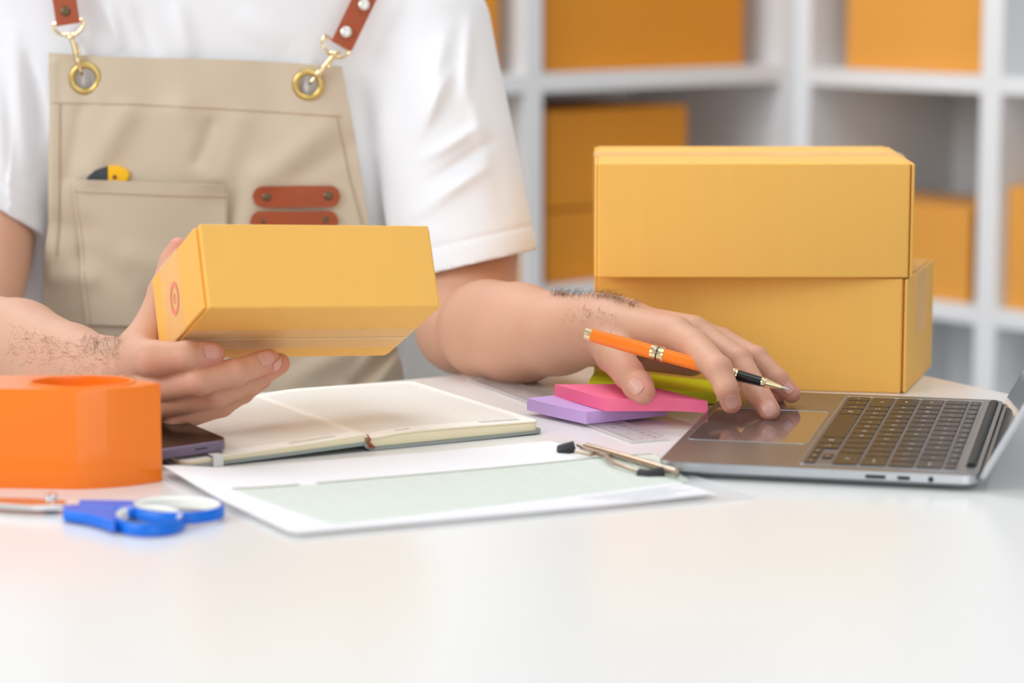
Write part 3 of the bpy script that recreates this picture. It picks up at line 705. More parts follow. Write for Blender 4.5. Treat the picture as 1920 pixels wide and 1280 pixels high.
def fast_mesh(name, v, q_, m, parent, base=None, flush=None):
    b0 = BASE[parent.name] if parent is not None else base
    me = bpy.data.meshes.new(name); me.vertices.add(len(v)); me.vertices.foreach_set('co', ((v-b0)*.01).astype(np.float32).ravel())
    me.loops.add(len(q_)*4); me.loops.foreach_set('vertex_index', q_.astype(np.int32).ravel())
    me.polygons.add(len(q_)); me.polygons.foreach_set('loop_start', np.arange(len(q_), dtype=np.int32)*4)
    me.polygons.foreach_set('use_smooth', np.ones(len(q_), bool)); me.update(calc_edges=True); me.validate()
    me.materials.append(m)
    if flush is not None:
        a = me.attributes.new('flush', 'FLOAT', 'POINT'); a.data.foreach_set('value', flush.astype(np.float32))
    o = bpy.data.objects.new(name, me); COL.objects.link(o)
    if parent is not None: o.parent = parent
    else: o.location = W(b0)
    BASE[o.name] = b0; return o

# joints: picture column, picture row, distance from the camera, radius
def JJ(L, dy=0): return [P(a, b, Y=c+dy) for a, b, c, r in L], [r for *_, r in L]
YL = -2.6
ARM_L = JJ([(806, 90, 235.6, 4.2), (872, 470, 228.6, 4.4), (868, 612, 223.2, 4.15)], YL)
FORE_L = JJ([(913, 617, 219.5, 4.2), (972, 625, 215.5, 4.05), (1048, 626, 210.5, 3.2), (1118, 617, 206.5, 2.72), (1160, 620, 204.5, 2.6)], YL)
FL_ = {'index': JJ([(1262, 628, 198, 1.35), (1300, 648, 195.2, 1.22), (1347, 692, 191.3, .98), (1362, 728, 190.3, .86), (1371, 756, 190.6, .76)], YL),
       'middle': JJ([(1270, 622, 201, 1.3), (1328, 640, 199.5, 1.12), (1385, 676, 196, .98), (1416, 728, 193.8, .92), (1442, 768, 191.3, .80)], YL),
       'ring': JJ([(1280, 620, 203.5, 1.25), (1352, 640, 202, 1.05), (1418, 672, 199, .92), (1458, 712, 197.4, .84), (1484, 738, 197, .70)], YL),
       'little': JJ([(1270, 640, 206, 1.2), (1335, 668, 204.5, .95), (1396, 702, 201.5, .8), (1432, 728, 199.8, .7), (1461, 741, 198.8, .58)], YL)}
THUMB_L = JJ([(1140, 632, 203.5, 1.9), (1152, 664, 200, 1.45), (1178, 700, 196, 1.16), (1196, 722, 194, 1.1), (1205, 734, 193.3, .95)], YL)
META_L = [(P(1135, 612, Y=204+YL), P(1268, 628, Y=197.8+YL), 2.0, 1.45), (P(1150, 610, Y=206+YL), P(1300, 626, Y=200.6+YL), 1.9, 1.45),
          (P(1150, 615, Y=207.5+YL), P(1310, 630, Y=203+YL), 1.8, 1.35), (P(1150, 628, Y=208.5+YL), P(1300, 652, Y=205.5+YL), 1.7, 1.25), (P(1195, 655, Y=206.5+YL), P(1296, 672, Y=205.2+YL), 1.6, 1.4)]
def hand(p, META, TH, FING, kp=.9):
    d = None
    for a, b, ra, rb in META:
        c = cap(p, a, b, ra, rb); d = c if d is None else smin(d, c, kp)
    d = smin(d, chain(p, *TH, k=.35), .7)
    fs = None
    for J, R in FING.values():
        J = np.array(J); c = chain(p, J, R, k=.25)
        # knuckle swell and finger pad
        c = smin(c, cap(p, J[2], J[2]+V(.01, 0, 0), R[2]*1.03, R[2]*1.03), .2)
        fs = c if fs is None else smin(fs, c, .1)
    return smin(d, fs, .38)
def f_armL(p):
    up = chain(p, *ARM_L, k=1.0); fo = chain(p, *FORE_L, k=.8)
    d = smin(up, fo, .22)
    h = hand(p, META_L, THUMB_L, FL_)
    return smin(d, h, 1.0)
YR = -2.6
ARM_R = JJ([(28, 60, 237.4, 4.0), (-20, 400, 231.5, 4.4), (-60, 600, 221, 4.2)], YR)
FORE_R = JJ([(-70, 640, 216, 4.3), (30, 660, 206, 4.1), (125, 690, 198, 3.3), (200, 704, 193, 2.75), (232, 706, 190.5, 2.6)], YR)
FR_ = {'index': JJ([(262, 672, 188.0, 1.5), (288, 672, 184.6, 1.28), (350, 667, 184.0, 1.0), (399, 663, 185.2, .84)], YR),
       'middle': JJ([(285, 722, 186.5, 1.35), (372, 714, 184.2, 1.05), (440, 698, 185.4, .95), (503, 676, 187.3, .86)], YR),
       'ring': JJ([(300, 752, 187.0, 1.3), (402, 739, 186.0, 1.02), (468, 714, 187.6, .88), (523, 682, 189.6, .8)], YR),
       'little': JJ([(335, 778, 187.5, 1.12), (415, 759, 188.2, .86), (455, 736, 189.6, .74), (493, 712, 191.2, .64)], YR)}
THUMB_R = JJ([(262, 655, 190.5, 1.75), (287, 612, 191.6, 1.35), (306, 548, 192.6, 1.08), (326, 490, 193.4, .98), (336, 466, 193.6, .84)], YR)
META_R = [(P(248, 690, Y=190.5+YR), P(266, 676, Y=188+YR), 1.9, 1.6), (P(245, 705, Y=191+YR), P(290, 722, Y=187.2+YR), 1.9, 1.5),
          (P(245, 720, Y=191.5+YR), P(306, 752, Y=187.8+YR), 1.8, 1.4), (P(248, 728, Y=192+YR), P(340, 772, Y=188.2+YR), 1.6, 1.15)]
def f_armR(p):
    up = chain(p, *ARM_R, k=1.0); fo = chain(p, *FORE_R, k=.8)
    d = smin(up, fo, .35); h = hand(p, META_R, THUMB_R, FR_)
    return smin(d, h, .45)

TC = P(398, 640, Y=235)[0]     # torso axis
def torso(p, grow=0):
    z = p[:, 2]; zz = np.clip((z+22)/56, 0, 1)
    ax_ = 16.6+3.4*zz**1.3+grow; by = 10.6+.6*np.sin(zz*3)+grow
    cy = 236+1.0*zz; x = (p[:, 0]-TC)/ax_; y = (p[:, 1]-cy)/by
    r = (np.abs(x)**3.2+np.abs(y)**3.2)**(1/3.2)
    d = (r-1)*by*.85
    top = z-(37.5+grow-.0022*(p[:, 0]-TC)**2*4); d = smax(d, top*.9, 3.0)
    return smax(d, -(z+30), 1)
NECK = (V(TC, 238, 36), V(TC+.3, 237, 46), 6.2, 5.8)
person = thing('person', V(TC, 236, -30), 'person in a white t-shirt and beige apron seated behind the table, holding a box', 'person')
def bounds(L, pad_):
    P_ = np.vstack([np.array(j) for j in L]); return P_.min(0)-pad_, P_.max(0)+pad_
HS = .14
parts_v, parts_q, fl = [], [], []
def addp(v, q_, f_):
    o = sum(len(x) for x in parts_v); parts_v.append(v); parts_q.append(q_+o); fl.append(f_)
def flushing(v, arms):
    f_ = np.zeros(len(v))
    for FING, TH in arms:
        for J, R in list(FING.values())+[TH]:
            f_ += .75*np.exp(-(np.linalg.norm(v-J[-1], axis=1)/1.25)**2)+.35*np.exp(-(np.linalg.norm(v-J[-3], axis=1)/1.0)**2)+.22*np.exp(-(np.linalg.norm(v-J[-2], axis=1)/.9)**2)
    return np.clip(f_, 0, .9)
for f_, arm, fore, F_, T_ in ((f_armL, ARM_L, FORE_L, FL_, THUMB_L), (f_armR, ARM_R, FORE_R, FR_, THUMB_R)):
    lo, hi = bounds([arm[0], fore[0], T_[0]]+[j for j, _ in F_.values()], 1.6)
    lo -= V(5, 5, 3)*.9; hi += V(4.5, 4.5, 3); 
    v, q_ = surface(f_, lo, hi, HS); addp(v, q_, flushing(v, [(F_, T_)]))
f_core = lambda p: smin(torso(p, -.8), cap(p, *NECK), 3.5)
v, q_ = surface(f_core, (TC-22, 222, -34), (TC+22, 252, 52), .7); addp(v, q_, np.zeros(len(v)))
body = fast_mesh('body', np.vstack(parts_v), np.vstack(parts_q), M_skin, person, flush=np.concatenate(fl))

# t-shirt
SL = (P(800, 60, Y=233), P(876, 500, Y=224.6), 6.3, 5.9)
SLn = nz(SL[1]-SL[0])
hem_dir = P(1003, 468, Y=226)-P(760, 524, Y=226); HN = nz(np.cross(hem_dir, ray(880, 500))); HN = HN if HN@SLn > 0 else -HN
HP = P(1003, 468, Y=226)
SR = (P(28, 40, Y=235), P(-24, 430, Y=228), 6.3, 5.6)
SRn = nz(SR[1]-SR[0]); hd = P(97, 458, Y=226)-P(0, 402, Y=226); HNR = nz(np.cross(hd, ray(50, 430)+V(0, 0, -350))); HNR = HNR if HNR@SRn > 0 else -HNR
HPR = P(60, 432, Y=226)
def gsum(p, L):
    d = 0
    for a, b, w_, amp in L:
        ba = b-a; t = np.clip(((p-a)@ba)/(ba@ba), 0, 1); r = np.linalg.norm((p-a-t[:, None]*ba)[:, [0, 2]], axis=1)
        d = d+amp*np.exp(-(r/w_)**2)*np.sin(math.pi*np.clip(t*.9+.08, 0, 1))
    return d
def fold(x0, y0, x1, y1, w_, amp): return (P(x0, y0, Y=227), P(x1, y1, Y=227), w_, amp)
SF = [fold(800, 290, 905, 230, .55, .55), fold(810, 330, 930, 255, .5, -.5), fold(820, 360, 925, 300, .5, .5), fold(790, 250, 850, 120, .6, .6), fold(870, 130, 940, 380, .7, .35),
      fold(835, 60, 800, 230, .8, .55), fold(880, 30, 870, 200, .6, .4), fold(905, 250, 960, 430, .8, -.35), fold(770, 400, 880, 330, .6, .35), fold(770, 440, 850, 420, .8, .3),
      fold(130, 30, 175, 110, .5, .4), fold(200, 0, 235, 95, .6, .5), fold(255, 10, 300, 110, .6, -.35), fold(330, 0, 365, 115, .8, .4), fold(700, 60, 730, 350, 1.2, .35), fold(440, 20, 540, 90, 1.2, .3),
      fold(148, 147, 172, 147, 1.3, .75), fold(566, 158, 590, 160, 1.3, .75),
      fold(20, 60, 60, 330, .8, .5), fold(-10, 120, 30, 400, .7, .5), fold(50, 110, 88, 260, .5, -.4), fold(0, 300, 80, 400, .7, .4), fold(640, 130, 700, 420, .9, .3)]
def f_shirt(p):
    t = torso(p, 0)
    a = cap(p, *SL); b = cap(p, *SR)
    yoke = smin(cap(p, V(TC-13, 238, 33.5), V(TC+13, 238, 33.5), 5.6, 5.6), t, 3)
    bodyd = np.maximum(yoke, -(p[:, 2]+26))
    def sleeve(d0, S_, hp, hn):
        far = (p-hp)@hn; ax0 = nz(S_[1]-S_[0]); hc_ = S_[0]+ax0*(((hp-S_[0])@hn)/(ax0@hn))
        inner = cap(p, hc_+hn*1.0, hc_+hn*9, S_[3]-1.0, S_[3]-.9)
        g_ = .10*np.exp(-((far+2.1)/.16)**2)-.05*np.exp(-((far+1.0)/.9)**2)
        return np.maximum(np.maximum(d0+g_, far), -inner)
    lenL = SL[1]+SLn*6; aL = cap(p, SL[0], lenL, 5.9, 6.3); aR = cap(p, SR[0], SR[1]+SRn*6, 5.9, 5.6)
    sl = sleeve(aL, (SL[0], lenL, 5.9, 6.3), HP, HN); sr = sleeve(aR, (SR[0], SR[1]+SRn*6, 5.9, 5.6), HPR, HNR)
    farL = (p-HP)@HN; farR = (p-HPR)@HNR; damp = 1-.85*np.maximum(np.exp(-(farL/6.5)**2)*(p[:, 0] > TC+17), np.exp(-(farR/6)**2)*(p[:, 0] < TC-16)); d = smin(bodyd, sl, 1.2); d = smin(d, sr, 1.2)
    front = p[:, 1] < 240
    w_ = np.sin(p[:, 0]*.55+np.sin(p[:, 2]*.23)*1.5)*.10+np.sin(p[:, 2]*.4+p[:, 0]*.3)*.07
    fo = (-gsum(p, SF)-w_)*damp
    neck = cap(p, NECK[0]-V(0, 0, 3), NECK[1]+V(0, 0, 6), 8.0, 8.0)
    return np.maximum(d+np.where(front, fo, 0), -neck)
v, q_ = surface(f_shirt, (TC-32, 216, -26), (TC+33, 254, 42), .23, lip=1.8, proj=1)
tags(fast_mesh('t_shirt', v, q_, M_shirt, person), 'white short-sleeved t-shirt')

# apron: each point of its outline is carried onto the shirt
def f_under(p):
    t = torso(p, 0); return smin(cap(p, V(TC-13, 238, 33.5), V(TC+13, 238, 33.5), 5.6, 5.6), t, 3)
def march(px, py, f, off=0.0, start=205, it=60):
    px = np.asarray(px, float).ravel(); py = np.asarray(py, float).ravel()
    d = (_fw*FPX)[None]+_rt[None]*(px-960)[:, None]+_up[None]*(640-py)[:, None]; d /= np.linalg.norm(d, axis=1)[:, None]
    t = np.full(len(px), float(start))
    for _ in range(it): t += np.clip((f(_C+d*t[:, None])-off)*.8, -3, 6)
    return _C+d*t[:, None]
AFOLD = [((150, 215), (130, 330), 16, -.35), ((235, 215), (175, 320), 26, .45), ((330, 210), (390, 330), 30, .4), ((395, 235), (372, 300), 14, -.3), ((450, 230), (420, 330), 26, .3), ((610, 240), (500, 330), 26, .4), ((560, 330), (690, 250), 22, -.25),
         ((140, 105), (160, 190), 20, -.25), ((330, 110), (350, 200), 34, .3), ((500, 120), (520, 200), 30, -.2), ((480, 330), (460, 420), 26, .3),
         ((90, 420), (160, 430), 26, -.35), ((100, 470), (250, 545), 30, .4), ((160, 480), (330, 600), 26, -.5), ((110, 520), (170, 520), 20, .4), ((250, 480), (320, 500), 26, .3),
         ((660, 720), (745, 640), 14, -.9), ((640, 740), (720, 640), 12, .7), ((700, 730), (760, 650), 12, .8), ((560, 700), (640, 665), 20, .4), ((450, 700), (560, 690), 22, -.3), ((100, 120), (96, 520), 10, .25)]
def adisp(px, py):
    d = np.zeros(len(px))
    for (x0, y0), (x1, y1), w_, amp in AFOLD:
        bx, by = x1-x0, y1-y0; t = np.clip(((px-x0)*bx+(py-y0)*by)/(bx*bx+by*by), 0, 1)
        d += amp*np.exp(-((px-x0-t*bx)**2+(py-y0-t*by)**2)/w_**2)
    return d+.10*np.sin(px*.03+py*.013)+.06*np.sin(px*.05-py*.035)
def cloth_pts(px, py, off=.55):
    px = np.asarray(px, float); py = np.asarray(py, float); sh = px.shape
    p = march(px, py, f_under, off+.35); p[:, 1] -= adisp(px.ravel(), py.ravel())
    return p.reshape(*sh, 3)
ysA = [90, 200, 420, 560, 620, 680, 740, 800]
def xl_(y): return np.interp(y, ysA, [92, 95, 92, 82, 76, 78, 85, 90])
def xr2(y): return np.interp(y, ysA, [634, 655, 692, 716, 734, 752, 762, 766])
nu, nv = 120, 150
U, T = np.meshgrid(np.linspace(0, 1, nu), np.linspace(0, 1, nv), indexing='ij')
ytop = 99+24*U+2*np.sin(U*7); PY = ytop+(800-ytop)*T; PX = xl_(PY)*(1-U)+xr2(PY)*U
G = cloth_pts(PX, PY)
eyes = [(160, 147, 31), (578, 159, 30)]
cen_ = (PX[:-1, :-1]+PX[1:, 1:])/2, (PY[:-1, :-1]+PY[1:, 1:])/2
keep = np.ones((nu-1, nv-1), bool)
for ex, ey, er in eyes: keep &= ((cen_[0]-ex)**2+(cen_[1]-ey)**2) > (er*.78)**2
apron = MB().sheet(G, .12, keep=keep).build('apron', M_apron, person, sharp=60); apron['label'] = 'beige twill apron with clipped leather straps'
def band(name, pl_, wpx, off, m, parent, thick=.06):
    pl_ = np.array(pl_, float); n_ = 30; s = np.linspace(0, 1, n_); seg = np.r_[0, np.cumsum(np.hypot(*np.diff(pl_, axis=0).T))]; seg /= seg[-1]
    c = np.c_[np.interp(s, seg, pl_[:, 0]), np.interp(s, seg, pl_[:, 1])]; tg = np.gradient(c, axis=0); tg /= np.linalg.norm(tg, axis=1)[:, None]; nn = np.c_[-tg[:, 1], tg[:, 0]]
    A1 = c+nn*wpx/2; A2 = c-nn*wpx/2
    G = cloth_pts(np.stack([A1[:, 0], A2[:, 0]], 1), np.stack([A1[:, 1], A2[:, 1]], 1), off)
    return MB().sheet(G, thick).build(name, m, parent)
for pl_ in ([(95, 193), (250, 195), (400, 203), (641, 218)], [(112, 193), (112, 330), (108, 480)], [(632, 216), (655, 330), (680, 420)]):
    band('stitching', pl_, 2.4, .70, M_stitch, apron)
# hem fold at the top and along the sides
UU, TT = np.meshgrid(np.linspace(0, 1, 60), np.linspace(0, 1, 8), indexing='ij')
# chest pocket
UU, TT = np.meshgrid(np.linspace(0, 1, 50), np.linspace(0, 1, 46), indexing='ij')
ppx = (137+291*UU)*(1-TT)+(163+262*UU)*TT; ppy = (334+10*UU)+(272*TT); bul = .5+1.0*np.sin(np.clip(UU*1.6,0,1)*math.pi*.5)*np.cos(np.clip(UU-.3,0,1)*1.9)*(1-TT)**2+.1*np.sin(UU*9)*(1-TT)
G = cloth_pts(ppx, ppy, .62); G[..., 1] -= bul-.15
pocket = MB().sheet(G, .12).build('pocket', M_apron, apron, sharp=60); 
def pocket_line(pts):
    pts = np.array(pts); n_ = 40; u = np.interp(np.linspace(0, 1, n_), np.linspace(0, 1, len(pts)), pts[:, 0]); t = np.interp(np.linspace(0, 1, n_), np.linspace(0, 1, len(pts)), pts[:, 1])
    return u, t
def pk(u, t): 
    x = (137+291*u)*(1-t)+(163+262*u)*t; y = (334+10*u)+272*t; g_ = cloth_pts(x, y, .62); g_[..., 1] -= .5+1.0*np.sin(np.clip(u*1.6,0,1)*math.pi*.5)*np.cos(np.clip(u-.3,0,1)*1.9)*(1-t)**2+.1*np.sin(u*9)*(1-t)-.15+.14; return g_
for u0, t0_, u1, t1_ in ((0.01, .085, .99, .085), (.012, .0, .03, 1), (.985, 0, .985, .5)):
    u, t = np.linspace(u0, u1, 40), np.linspace(t0_, t1_, 40); d_ = (0, .007) if u0 != u1 and abs(u1-u0) > .5 else (.007, 0)
    MB().sheet(np.stack([pk(u, t), pk(u+d_[0], t+d_[1])], 1), .05).build('stitching', M_stitch, apron)
# leather tabs with rivets
def leather_tab(x0, x1, yc, hh, bow, slant=0):
    n_ = 40; u = np.linspace(0, 1, n_); prof = []
    xs = x0+(x1-x0)*u; r = hh; d = np.minimum(xs-x0, x1-xs); half = np.where(d < r, np.sqrt(np.maximum(r*r-(r-d)**2, 0)), r)+.4
    tt = np.linspace(-1, 1, 9); X = np.repeat(xs[:, None], 9, 1); Y = yc+slant*(u-.5)[:, None]+half[:, None]*tt[None]
    G = cloth_pts(X, Y, .62); G[..., 1] -= .12+bow*np.sin(u*math.pi)[:, None]
    return MB().sheet(G, .22).build('leather_tab', M_leather, apron)
def rivet(px, py, rad, m, off, name='rivet'):
    c = cloth_pts(np.array([px]), np.array([py]), off)[0]; return MB().lathe(c+V(0, .12, 0), nz(V(.05, -1, .12)), [(0, rad), (.12, rad), (.2, rad*.8), (.24, rad*.35), (.22, .001)], seg=20).build(name, m, apron)
leather_tab(475, 638, 368, 19.5, .12)
leather_tab(470, 634, 415, 19.5, .35)
for x, y in ((500, 368), (615, 367), (494, 413), (607, 411)): rivet(x, y, .40, M_bronze, .95)
# eyelets, hooks, rings, straps
def circ_pts(cx, cy, r, off, n_=36, sq=1.0, a0=0, a1=2*math.pi, closed=True, tilt=0):
    a = np.linspace(a0, a1, n_, endpoint=not closed); x = r*np.cos(a); y = r*np.sin(a)*sq
    X = cx+x*math.cos(tilt)-y*math.sin(tilt); Y = cy+x*math.sin(tilt)+y*math.cos(tilt)
    c = cloth_pts(np.array([cx]), np.array([cy]), off)[0]
    return np.array([P(xx, yy, Y=c[1]+(yy-cy)*.004) for xx, yy in zip(X, Y)])
for ex, ey, er in eyes:
    MB().tube(circ_pts(ex, ey, er*.80, .72), .30, closed=True, seg=12).build('eyelet', M_brass, apron)
def hook(p0, p1, off):
    c = cloth_pts(np.array([p1[0]]), np.array([p1[1]]), off)[0]; Yh = c[1]-.45
    q0, q1 = P(*p0, Y=Yh-.1), P(*p1, Y=Yh); d = nz(q1-q0); m_ = MB()
    L = np.linalg.norm(q1-q0)
    m_.tube([q0-d*.25, q0, q0+d*.15, q0+d*.3, q0+d*L*.6, q1-d*.6, q1-d*.3, q1, q1+d*.35], [.1, .32, .34, .22, .22, .26, .34, .28, .1], seg=14)
    a = np.linspace(0, 1, 10); sd = V(d[2], 0, -d[0]) if True else 0
    m_.tube([q1+d*.1, q1+d*.7+V(0, .05, 0), q1+d*.95+V(0, .4, 0), q1+d*.7+V(0, .8, 0)], [.14, .13, .12, .1], seg=10)
    m_.tube([q0-d*.05-V(.45, 0, 0), q0-d*.05+V(.45, 0, 0)], .18, seg=10)
    m_.tube([q0+d*.6+V(.32, .05, -.0), q1-d*.9+V(.34, .05, 0)], .08, seg=8); m_.lathe(q1-d*1.0+V(.4, -.1, 0), (0, -1, 0), [(0, .1), (.2, .14), (.3, .06)], seg=10)
    m_.build('snap_hook', M_gold, apron)
hook((133, 67), (147, 119), .8); hook((628, 101), (594, 141), .8)
def dring(c, r, tilt, off):
    a = np.linspace(math.radians(-10), math.radians(190), 26); x = c[0]+r*np.cos(a)*math.cos(tilt)-r*.78*np.sin(a)*math.sin(tilt); y = c[1]+r*np.cos(a)*math.sin(tilt)+r*.78*np.sin(a)*math.cos(tilt)
    cc = cloth_pts(np.array([c[0]]), np.array([c[1]]), off)[0]; MB().tube([P(xx, yy, Y=cc[1]-.3) for xx, yy in zip(x, y)], .14, closed=True, seg=10).build('d_ring', M_gold, apron)
dring((128, 45), 28, math.radians(-8), .6); dring((631, 84), 28, math.radians(32), .6)
def strap(pl_, wpx, off, name='strap'):
    pl_ = np.array(pl_, float); n_ = 24; s = np.linspace(0, 1, n_); c = np.c_[pl_[0, 0]+(pl_[1, 0]-pl_[0, 0])*s, pl_[0, 1]+(pl_[1, 1]-pl_[0, 1])*s]
    tg = nz(pl_[1]-pl_[0]); nn = np.array([-tg[1], tg[0]]); tt = np.linspace(-.5, .5, 6)
    X = c[:, 0:1]+nn[0]*wpx*tt; Y = c[:, 1:2]+nn[1]*wpx*tt; p = march(X, Y, f_under, off).reshape(n_, 6, 3); MB().sheet(p, .28).build(name, M_leather, apron)
strap([(129, 46), (108, -90)], 43, 1.5); strap([(640, 86), (715, -70)], 42, 1.5)
rivet(122, 21, .42, M_bronze, 1.55); rivet(649, 60, .48, M_pearl, 1.5); rivet(683, 9, .48, M_pearl, 1.5)

# utility knife in the chest pocket
kc = cloth_pts(np.array([205.]), np.array([345.]), .62)[0]+V(0, .25, 0)
def KP(px, py, dy=0): return P(px, py, Y=kc[1]+dy)
kn = thing('utility_knife', kc, 'small yellow and black cutter standing in the apron chest pocket', 'knife')
def kshape(pts, name, m, y0, t):
    c = np.array([KP(x, y, y0) for x, y in pts]); o = MB().prism(c, (0, t, 0)).build(name, m, kn, bevel=.12, bseg=3); return o
kshape([(158, 342), (165, 330), (178, 319), (200, 312), (202, 312), (202, 380), (176, 380)], 'grip', M_dkgrey, -.72, .75)
kshape([(202, 311), (222, 311), (236, 317), (243, 325), (240, 337), (234, 344), (232, 380), (202, 380)], 'end_cap', M_yellow, -.74, .79)
MB().lathe(KP(215, 332, -.74), (0, -1, 0), [(0, .16), (.03, .2)], seg=16).build('hole', M_brown, kn)

# fingernails: small plates laid on the skin
def nail(px, py, f, tip, prev, wn, ln_, yy):
    c = march([px], [py], f, 0, start=170)[0]
    e = .05; N = nz([f(np.array([c+V(e, 0, 0)]))[0]-f(np.array([c-V(e, 0, 0)]))[0], f(np.array([c+V(0, e, 0)]))[0]-f(np.array([c-V(0, e, 0)]))[0], f(np.array([c+V(0, 0, e)]))[0]-f(np.array([c-V(0, 0, e)]))[0]])
    ax_ = nz(tip-prev); ax_ = nz(ax_-N*(ax_@N)); sd = np.cross(N, ax_)
    nn_ = 13; G = np.zeros((nn_, nn_, 3)); uu = np.linspace(-1, 1, nn_)
    for i, a in enumerate(uu):
        for j, b in enumerate(uu):
            r_ = .5; x = a*math.sqrt(1-(b*b)/2*.7); y = b*math.sqrt(1-(a*a)/2*.7)
            G[i, j] = c+sd*x*wn/2+ax_*y*ln_/2+N*.6
    p = G.reshape(-1, 3); t = np.zeros(len(p))
    for _ in range(25): t += (f(p-N*t[:, None])-.035)*.8
    p = p-N*np.minimum(t, .95)[:, None]
    MB().sheet(p.reshape(nn_, nn_, 3), .05).build('fingernail', M_nail, person, sharp=70)
def tp(D_, k): return D_[k][0][-1], D_[k][0][-2]
nail(1371, 752, f_armL, *tp(FL_, 'index'), .85, 1.15, 0)
nail(1441, 764, f_armL, *tp(FL_, 'middle'), .95, 1.2, 0)
nail(1478, 728, f_armL, *tp(FL_, 'ring'), .7, .8, 0)
nail(1191, 724, f_armL, THUMB_L[0][-1], THUMB_L[0][-3], 1.0, 1.25, 0)
nail(396, 659, f_armR, *tp(FR_, 'index'), .95, 1.15, 0)
nail(498, 671, f_armR, *tp(FR_, 'middle'), .98, 1.2, 0)
nail(522, 684, f_armR, *tp(FR_, 'ring'), .85, 1.1, 0)

# fine dark hair on both wrists
def hairs(f, pix, n_, lo, hi, spread, up, name):
    m_ = MB(); rs = np.random.RandomState(3); px, py = [], []
    for _ in range(n_):
        i = rs.randint(len(pix)-1); t = rs.rand(); a, b = pix[i], pix[i+1]
        px.append(a[0]+(b[0]-a[0])*t+rs.randn()*3); py.append(a[1]+(b[1]-a[1])*t+abs(rs.randn())*spread)
    pts = march(px, py, f, 0, start=180, it=40)
    ok = np.abs(f(pts)) < .05; pts = pts[ok]; e = .05
    N = np.stack([f(pts+V(e, 0, 0))-f(pts-V(e, 0, 0)), f(pts+V(0, e, 0))-f(pts-V(0, e, 0)), f(pts+V(0, 0, e))-f(pts-V(0, 0, e))], 1); N /= np.linalg.norm(N, axis=1)[:, None]
    for p, nn in zip(pts, N):
        L = lo+rs.rand()*(hi-lo); t = nz(V(rs.randn()*.9+up[0], rs.randn()*.7, rs.randn()*.9+up[1])); t = nz(t-nn*(t@nn)); s = nz(np.cross(nn, t)); cu = rs.randn()*.5
        ph_ = rs.rand()*2; c = [p+t*L*(k*.75+.12*math.sin(4*k+ph_))+s*L*(cu*k*k+.14*math.sin(5*k+ph_)-.14*math.sin(ph_))+nn*(.02+.5*L*math.sin(k*2.4)) for k in (0, .2, .4, .6, .8, 1)]; c[0] = p-nn*.03
        m_.tube(c, [.0065, .0065, .006, .005, .004, .003], seg=3, caps=False)
    o = m_.build(name, M_hair, person, merge=False, fixn=False); o['kind'] = 'stuff'
hairs(f_armL, [(1035, 550), (1060, 551), (1110, 552), (1150, 557), (1190, 572)], 330, .4, 1.2, 4, (.8, .3), 'arm_hair')
hairs(f_armL, [(1060, 575), (1120, 580), (1160, 590)], 60, .3, .7, 14, (.6, -.4), 'arm_hair')
hairs(f_armR, [(150, 632), (190, 636), (228, 636)], 170, .35, .9, 16, (.7, .5), 'arm_hair')
hairs(f_armR, [(20, 610), (120, 640), (225, 655)], 260, .3, .8, 34, (.3, -.7), 'arm_hair')

# the box in the right hand
Bv = P(392, 577, Y=177.6); a_v, b_v, c_v = V(15.64, 7.129, -.854), V(-.881, 2.592, 5.545), V(-4.376, 9.016, -4.929)
held = carton('cardboard_box', 'small yellow cardboard box held tilted in the hand, red stamp on its end', Bv+c_v, a_v, -c_v, b_v, flaps=False, tape_top=False, bev=.14, seam=False)
def HPt(a, b, c, out=(0, 0, 0)): return Bv+a_v*a+b_v*b+c_v*c+np.asarray(out)
nl = -nz(a_v); nbm = -nz(b_v); nf = -nz(c_v)
MB().box(HPt(0, .02, .045)+nl*.0, nl*.28, b_v*.96, c_v*.95).build('end_flap', M_card, held, bevel=.1)
MB().box(HPt(1, .02, .045), -nl*.25, b_v*.96, c_v*.95).build('end_flap', M_card, held, bevel=.1)
t = MB(); tw0, tw1 = .42, .80
t.hexa([HPt(0, 0, tw0, nbm*.02), HPt(1, 0, tw0, nbm*.02), HPt(1, 0, tw1, nbm*.02), HPt(0, 0, tw1, nbm*.02), HPt(0, 0, tw0, nbm*.04), HPt(1, 0, tw0, nbm*.04), HPt(1, 0, tw1, nbm*.04), HPt(0, 0, tw1, nbm*.04)])
t.hexa([HPt(0, 0, tw0, nl*.29), HPt(0, 1, tw0, nl*.29), HPt(0, 1, tw1, nl*.29), HPt(0, 0, tw1, nl*.29)]+[HPt(0, 0, tw0, nl*.31), HPt(0, 1, tw0, nl*.31), HPt(0, 1, tw1, nl*.31), HPt(0, 0, tw1, nl*.31)])
t.build('tape_strip', M_tape, held)
MB().hexa([HPt(0, 0, .60, nbm*.03), HPt(1, 0, .60, nbm*.03), HPt(1, 0, .615, nbm*.03), HPt(0, 0, .615, nbm*.045), HPt(0, 0, .60, nbm*.05), HPt(1, 0, .60, nbm*.05), HPt(1, 0, .615, nbm*.05), HPt(0, 0, .615, nbm*.05)]).build('tape_seam', mat('tape_seam', S(240, 214, 165), .5), held)
st = MB(); th_ = np.linspace(0, 2*math.pi, 40, endpoint=False); cb, cc_ = .47, .565
lb, lc = np.linalg.norm(b_v), np.linalg.norm(c_v)
for r0, r1, sb in ((.85, 1.22, 1), (.30, .36, 1)):
    R0 = [HPt(0, cb+r0*math.sin(a)/lb, cc_+r0*.82*math.cos(a)/lc, nl*.325) for a in th_]; R1 = [HPt(0, cb+r1*math.sin(a)/lb, cc_+r1*.82*math.cos(a)/lc, nl*.325) for a in th_]
    st.add(R0+R1, [(i, (i+1) % 40, 40+(i+1) % 40, 40+i) for i in range(40)])
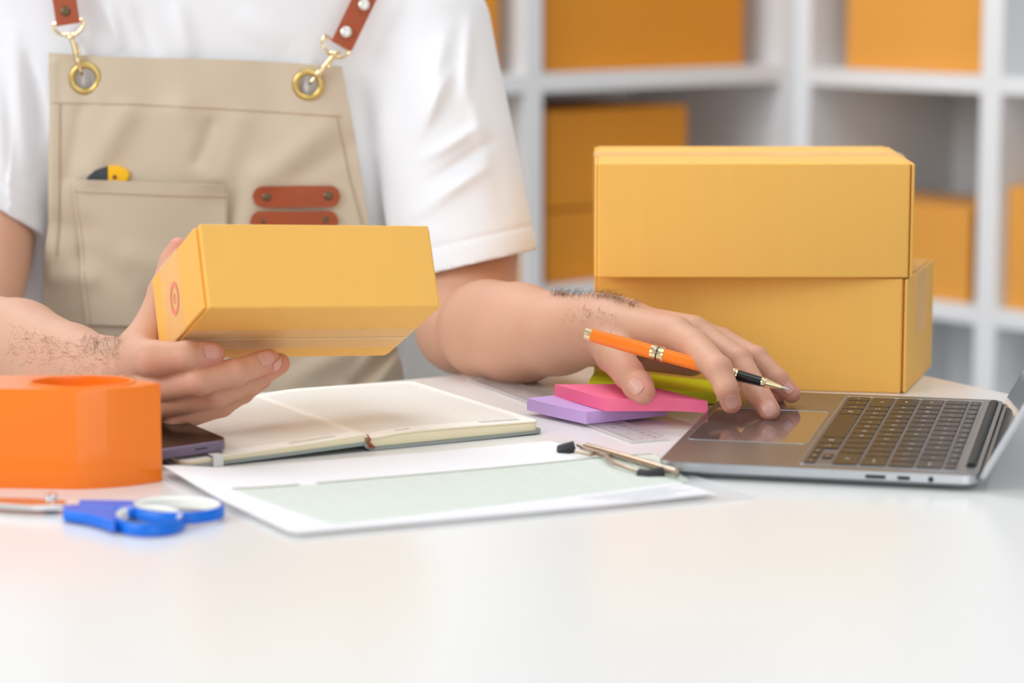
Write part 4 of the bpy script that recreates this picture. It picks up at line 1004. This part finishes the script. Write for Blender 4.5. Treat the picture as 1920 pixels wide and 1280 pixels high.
for k in range(-2, 3): st.add([HPt(0, cb+(k*.13-.02)/lb, cc_-.22/lc, nl*.325), HPt(0, cb+(k*.13-.02)/lb, cc_+.22/lc, nl*.325), HPt(0, cb+(k*.13+.02)/lb, cc_+.22/lc, nl*.325), HPt(0, cb+(k*.13+.02)/lb, cc_-.22/lc, nl*.325)], [(0, 1, 2, 3)])
st.build('stamp', M_redink, held)

# pen between the fingers
pa, pb = P(1097, 625, Y=196.0+YL), P(1480, 730, Y=190.6+YL); pd_ = nz(pb-pa); PL = np.linalg.norm(pb-pa)
pen = thing('pen', pa, 'orange and gold ballpoint pen held between the fingers over the laptop', 'pen')
def seg_(name, m, prof): MB().lathe(pa, pd_, [(a*PL, r) for a, r in prof], seg=32).build(name, m, pen)
seg_('end_cap', M_gold, [(0, .40), (.004, .47), (.03, .49), (.034, .49), (.036, .46)])
seg_('barrel', M_penorg, [(.034, .49), (.2, .53), (.325, .54), (.335, .535)])
seg_('centre_band', M_gold, [(.33, .56), (.333, .57), (.358, .57), (.36, .52), (.364, .52), (.366, .57), (.39, .57), (.394, .53)])
seg_('band_ring', M_blackgl, [(.359, .53), (.361, .55), (.364, .55), (.366, .53)])
seg_('barrel', M_penorg, [(.392, .50), (.55, .49), (.73, .45)])
seg_('grip_ring', M_gold, [(.728, .46), (.731, .49), (.738, .49), (.741, .44), (.744, .44), (.747, .47), (.752, .45)])
seg_('grip', M_blackgl, [(.75, .42), (.76, .43), (.865, .37), (.87, .36)])
seg_('nib_cone', M_gold, [(.868, .37), (.872, .39), (.89, .37), (.893, .33), (.963, .13), (.966, .10)])
seg_('tip', M_steel, [(.964, .09), (.975, .085), (.995, .03), (1.0, .005)])

# chair behind the person
ch = thing('chair', (TC, 250, -74), 'pale grey moulded chair behind the seated person', 'chair')
m_ = MB(); nu, nv = 24, 16; G = np.zeros((nu, nv, 3))
for i, a in enumerate(np.linspace(-1, 1, nu)):
    for j, b in enumerate(np.linspace(0, 1, nv)):
        z = -30+34*b; wd = 23.5+1.5*b; G[i, j] = (TC+wd*math.copysign(abs(a)**.9, a), 250-9*abs(a)**2.2+3*b, z-6*(abs(a)**6)*b)
m_.sheet(G, .8); m_.build('backrest', M_chair, ch)
G = np.array([[(TC+22*a, 211+42*b, -31-1.5*math.cos(a*1.5)-2.5*(b < .1)+1.2*abs(a)**3) for b in np.linspace(0, 1, 14)] for a in np.linspace(-1, 1, 16)])
MB().sheet(G, .8).build('seat', M_chair, ch)
for sx in (-1, 1):
    for y0, y1 in ((216, 210), (248, 256)):
        MB().tube([(TC+sx*16, y0, -33), (TC+sx*20, y1, -74)], [1.3, .9]).build('leg', M_shelf, ch)
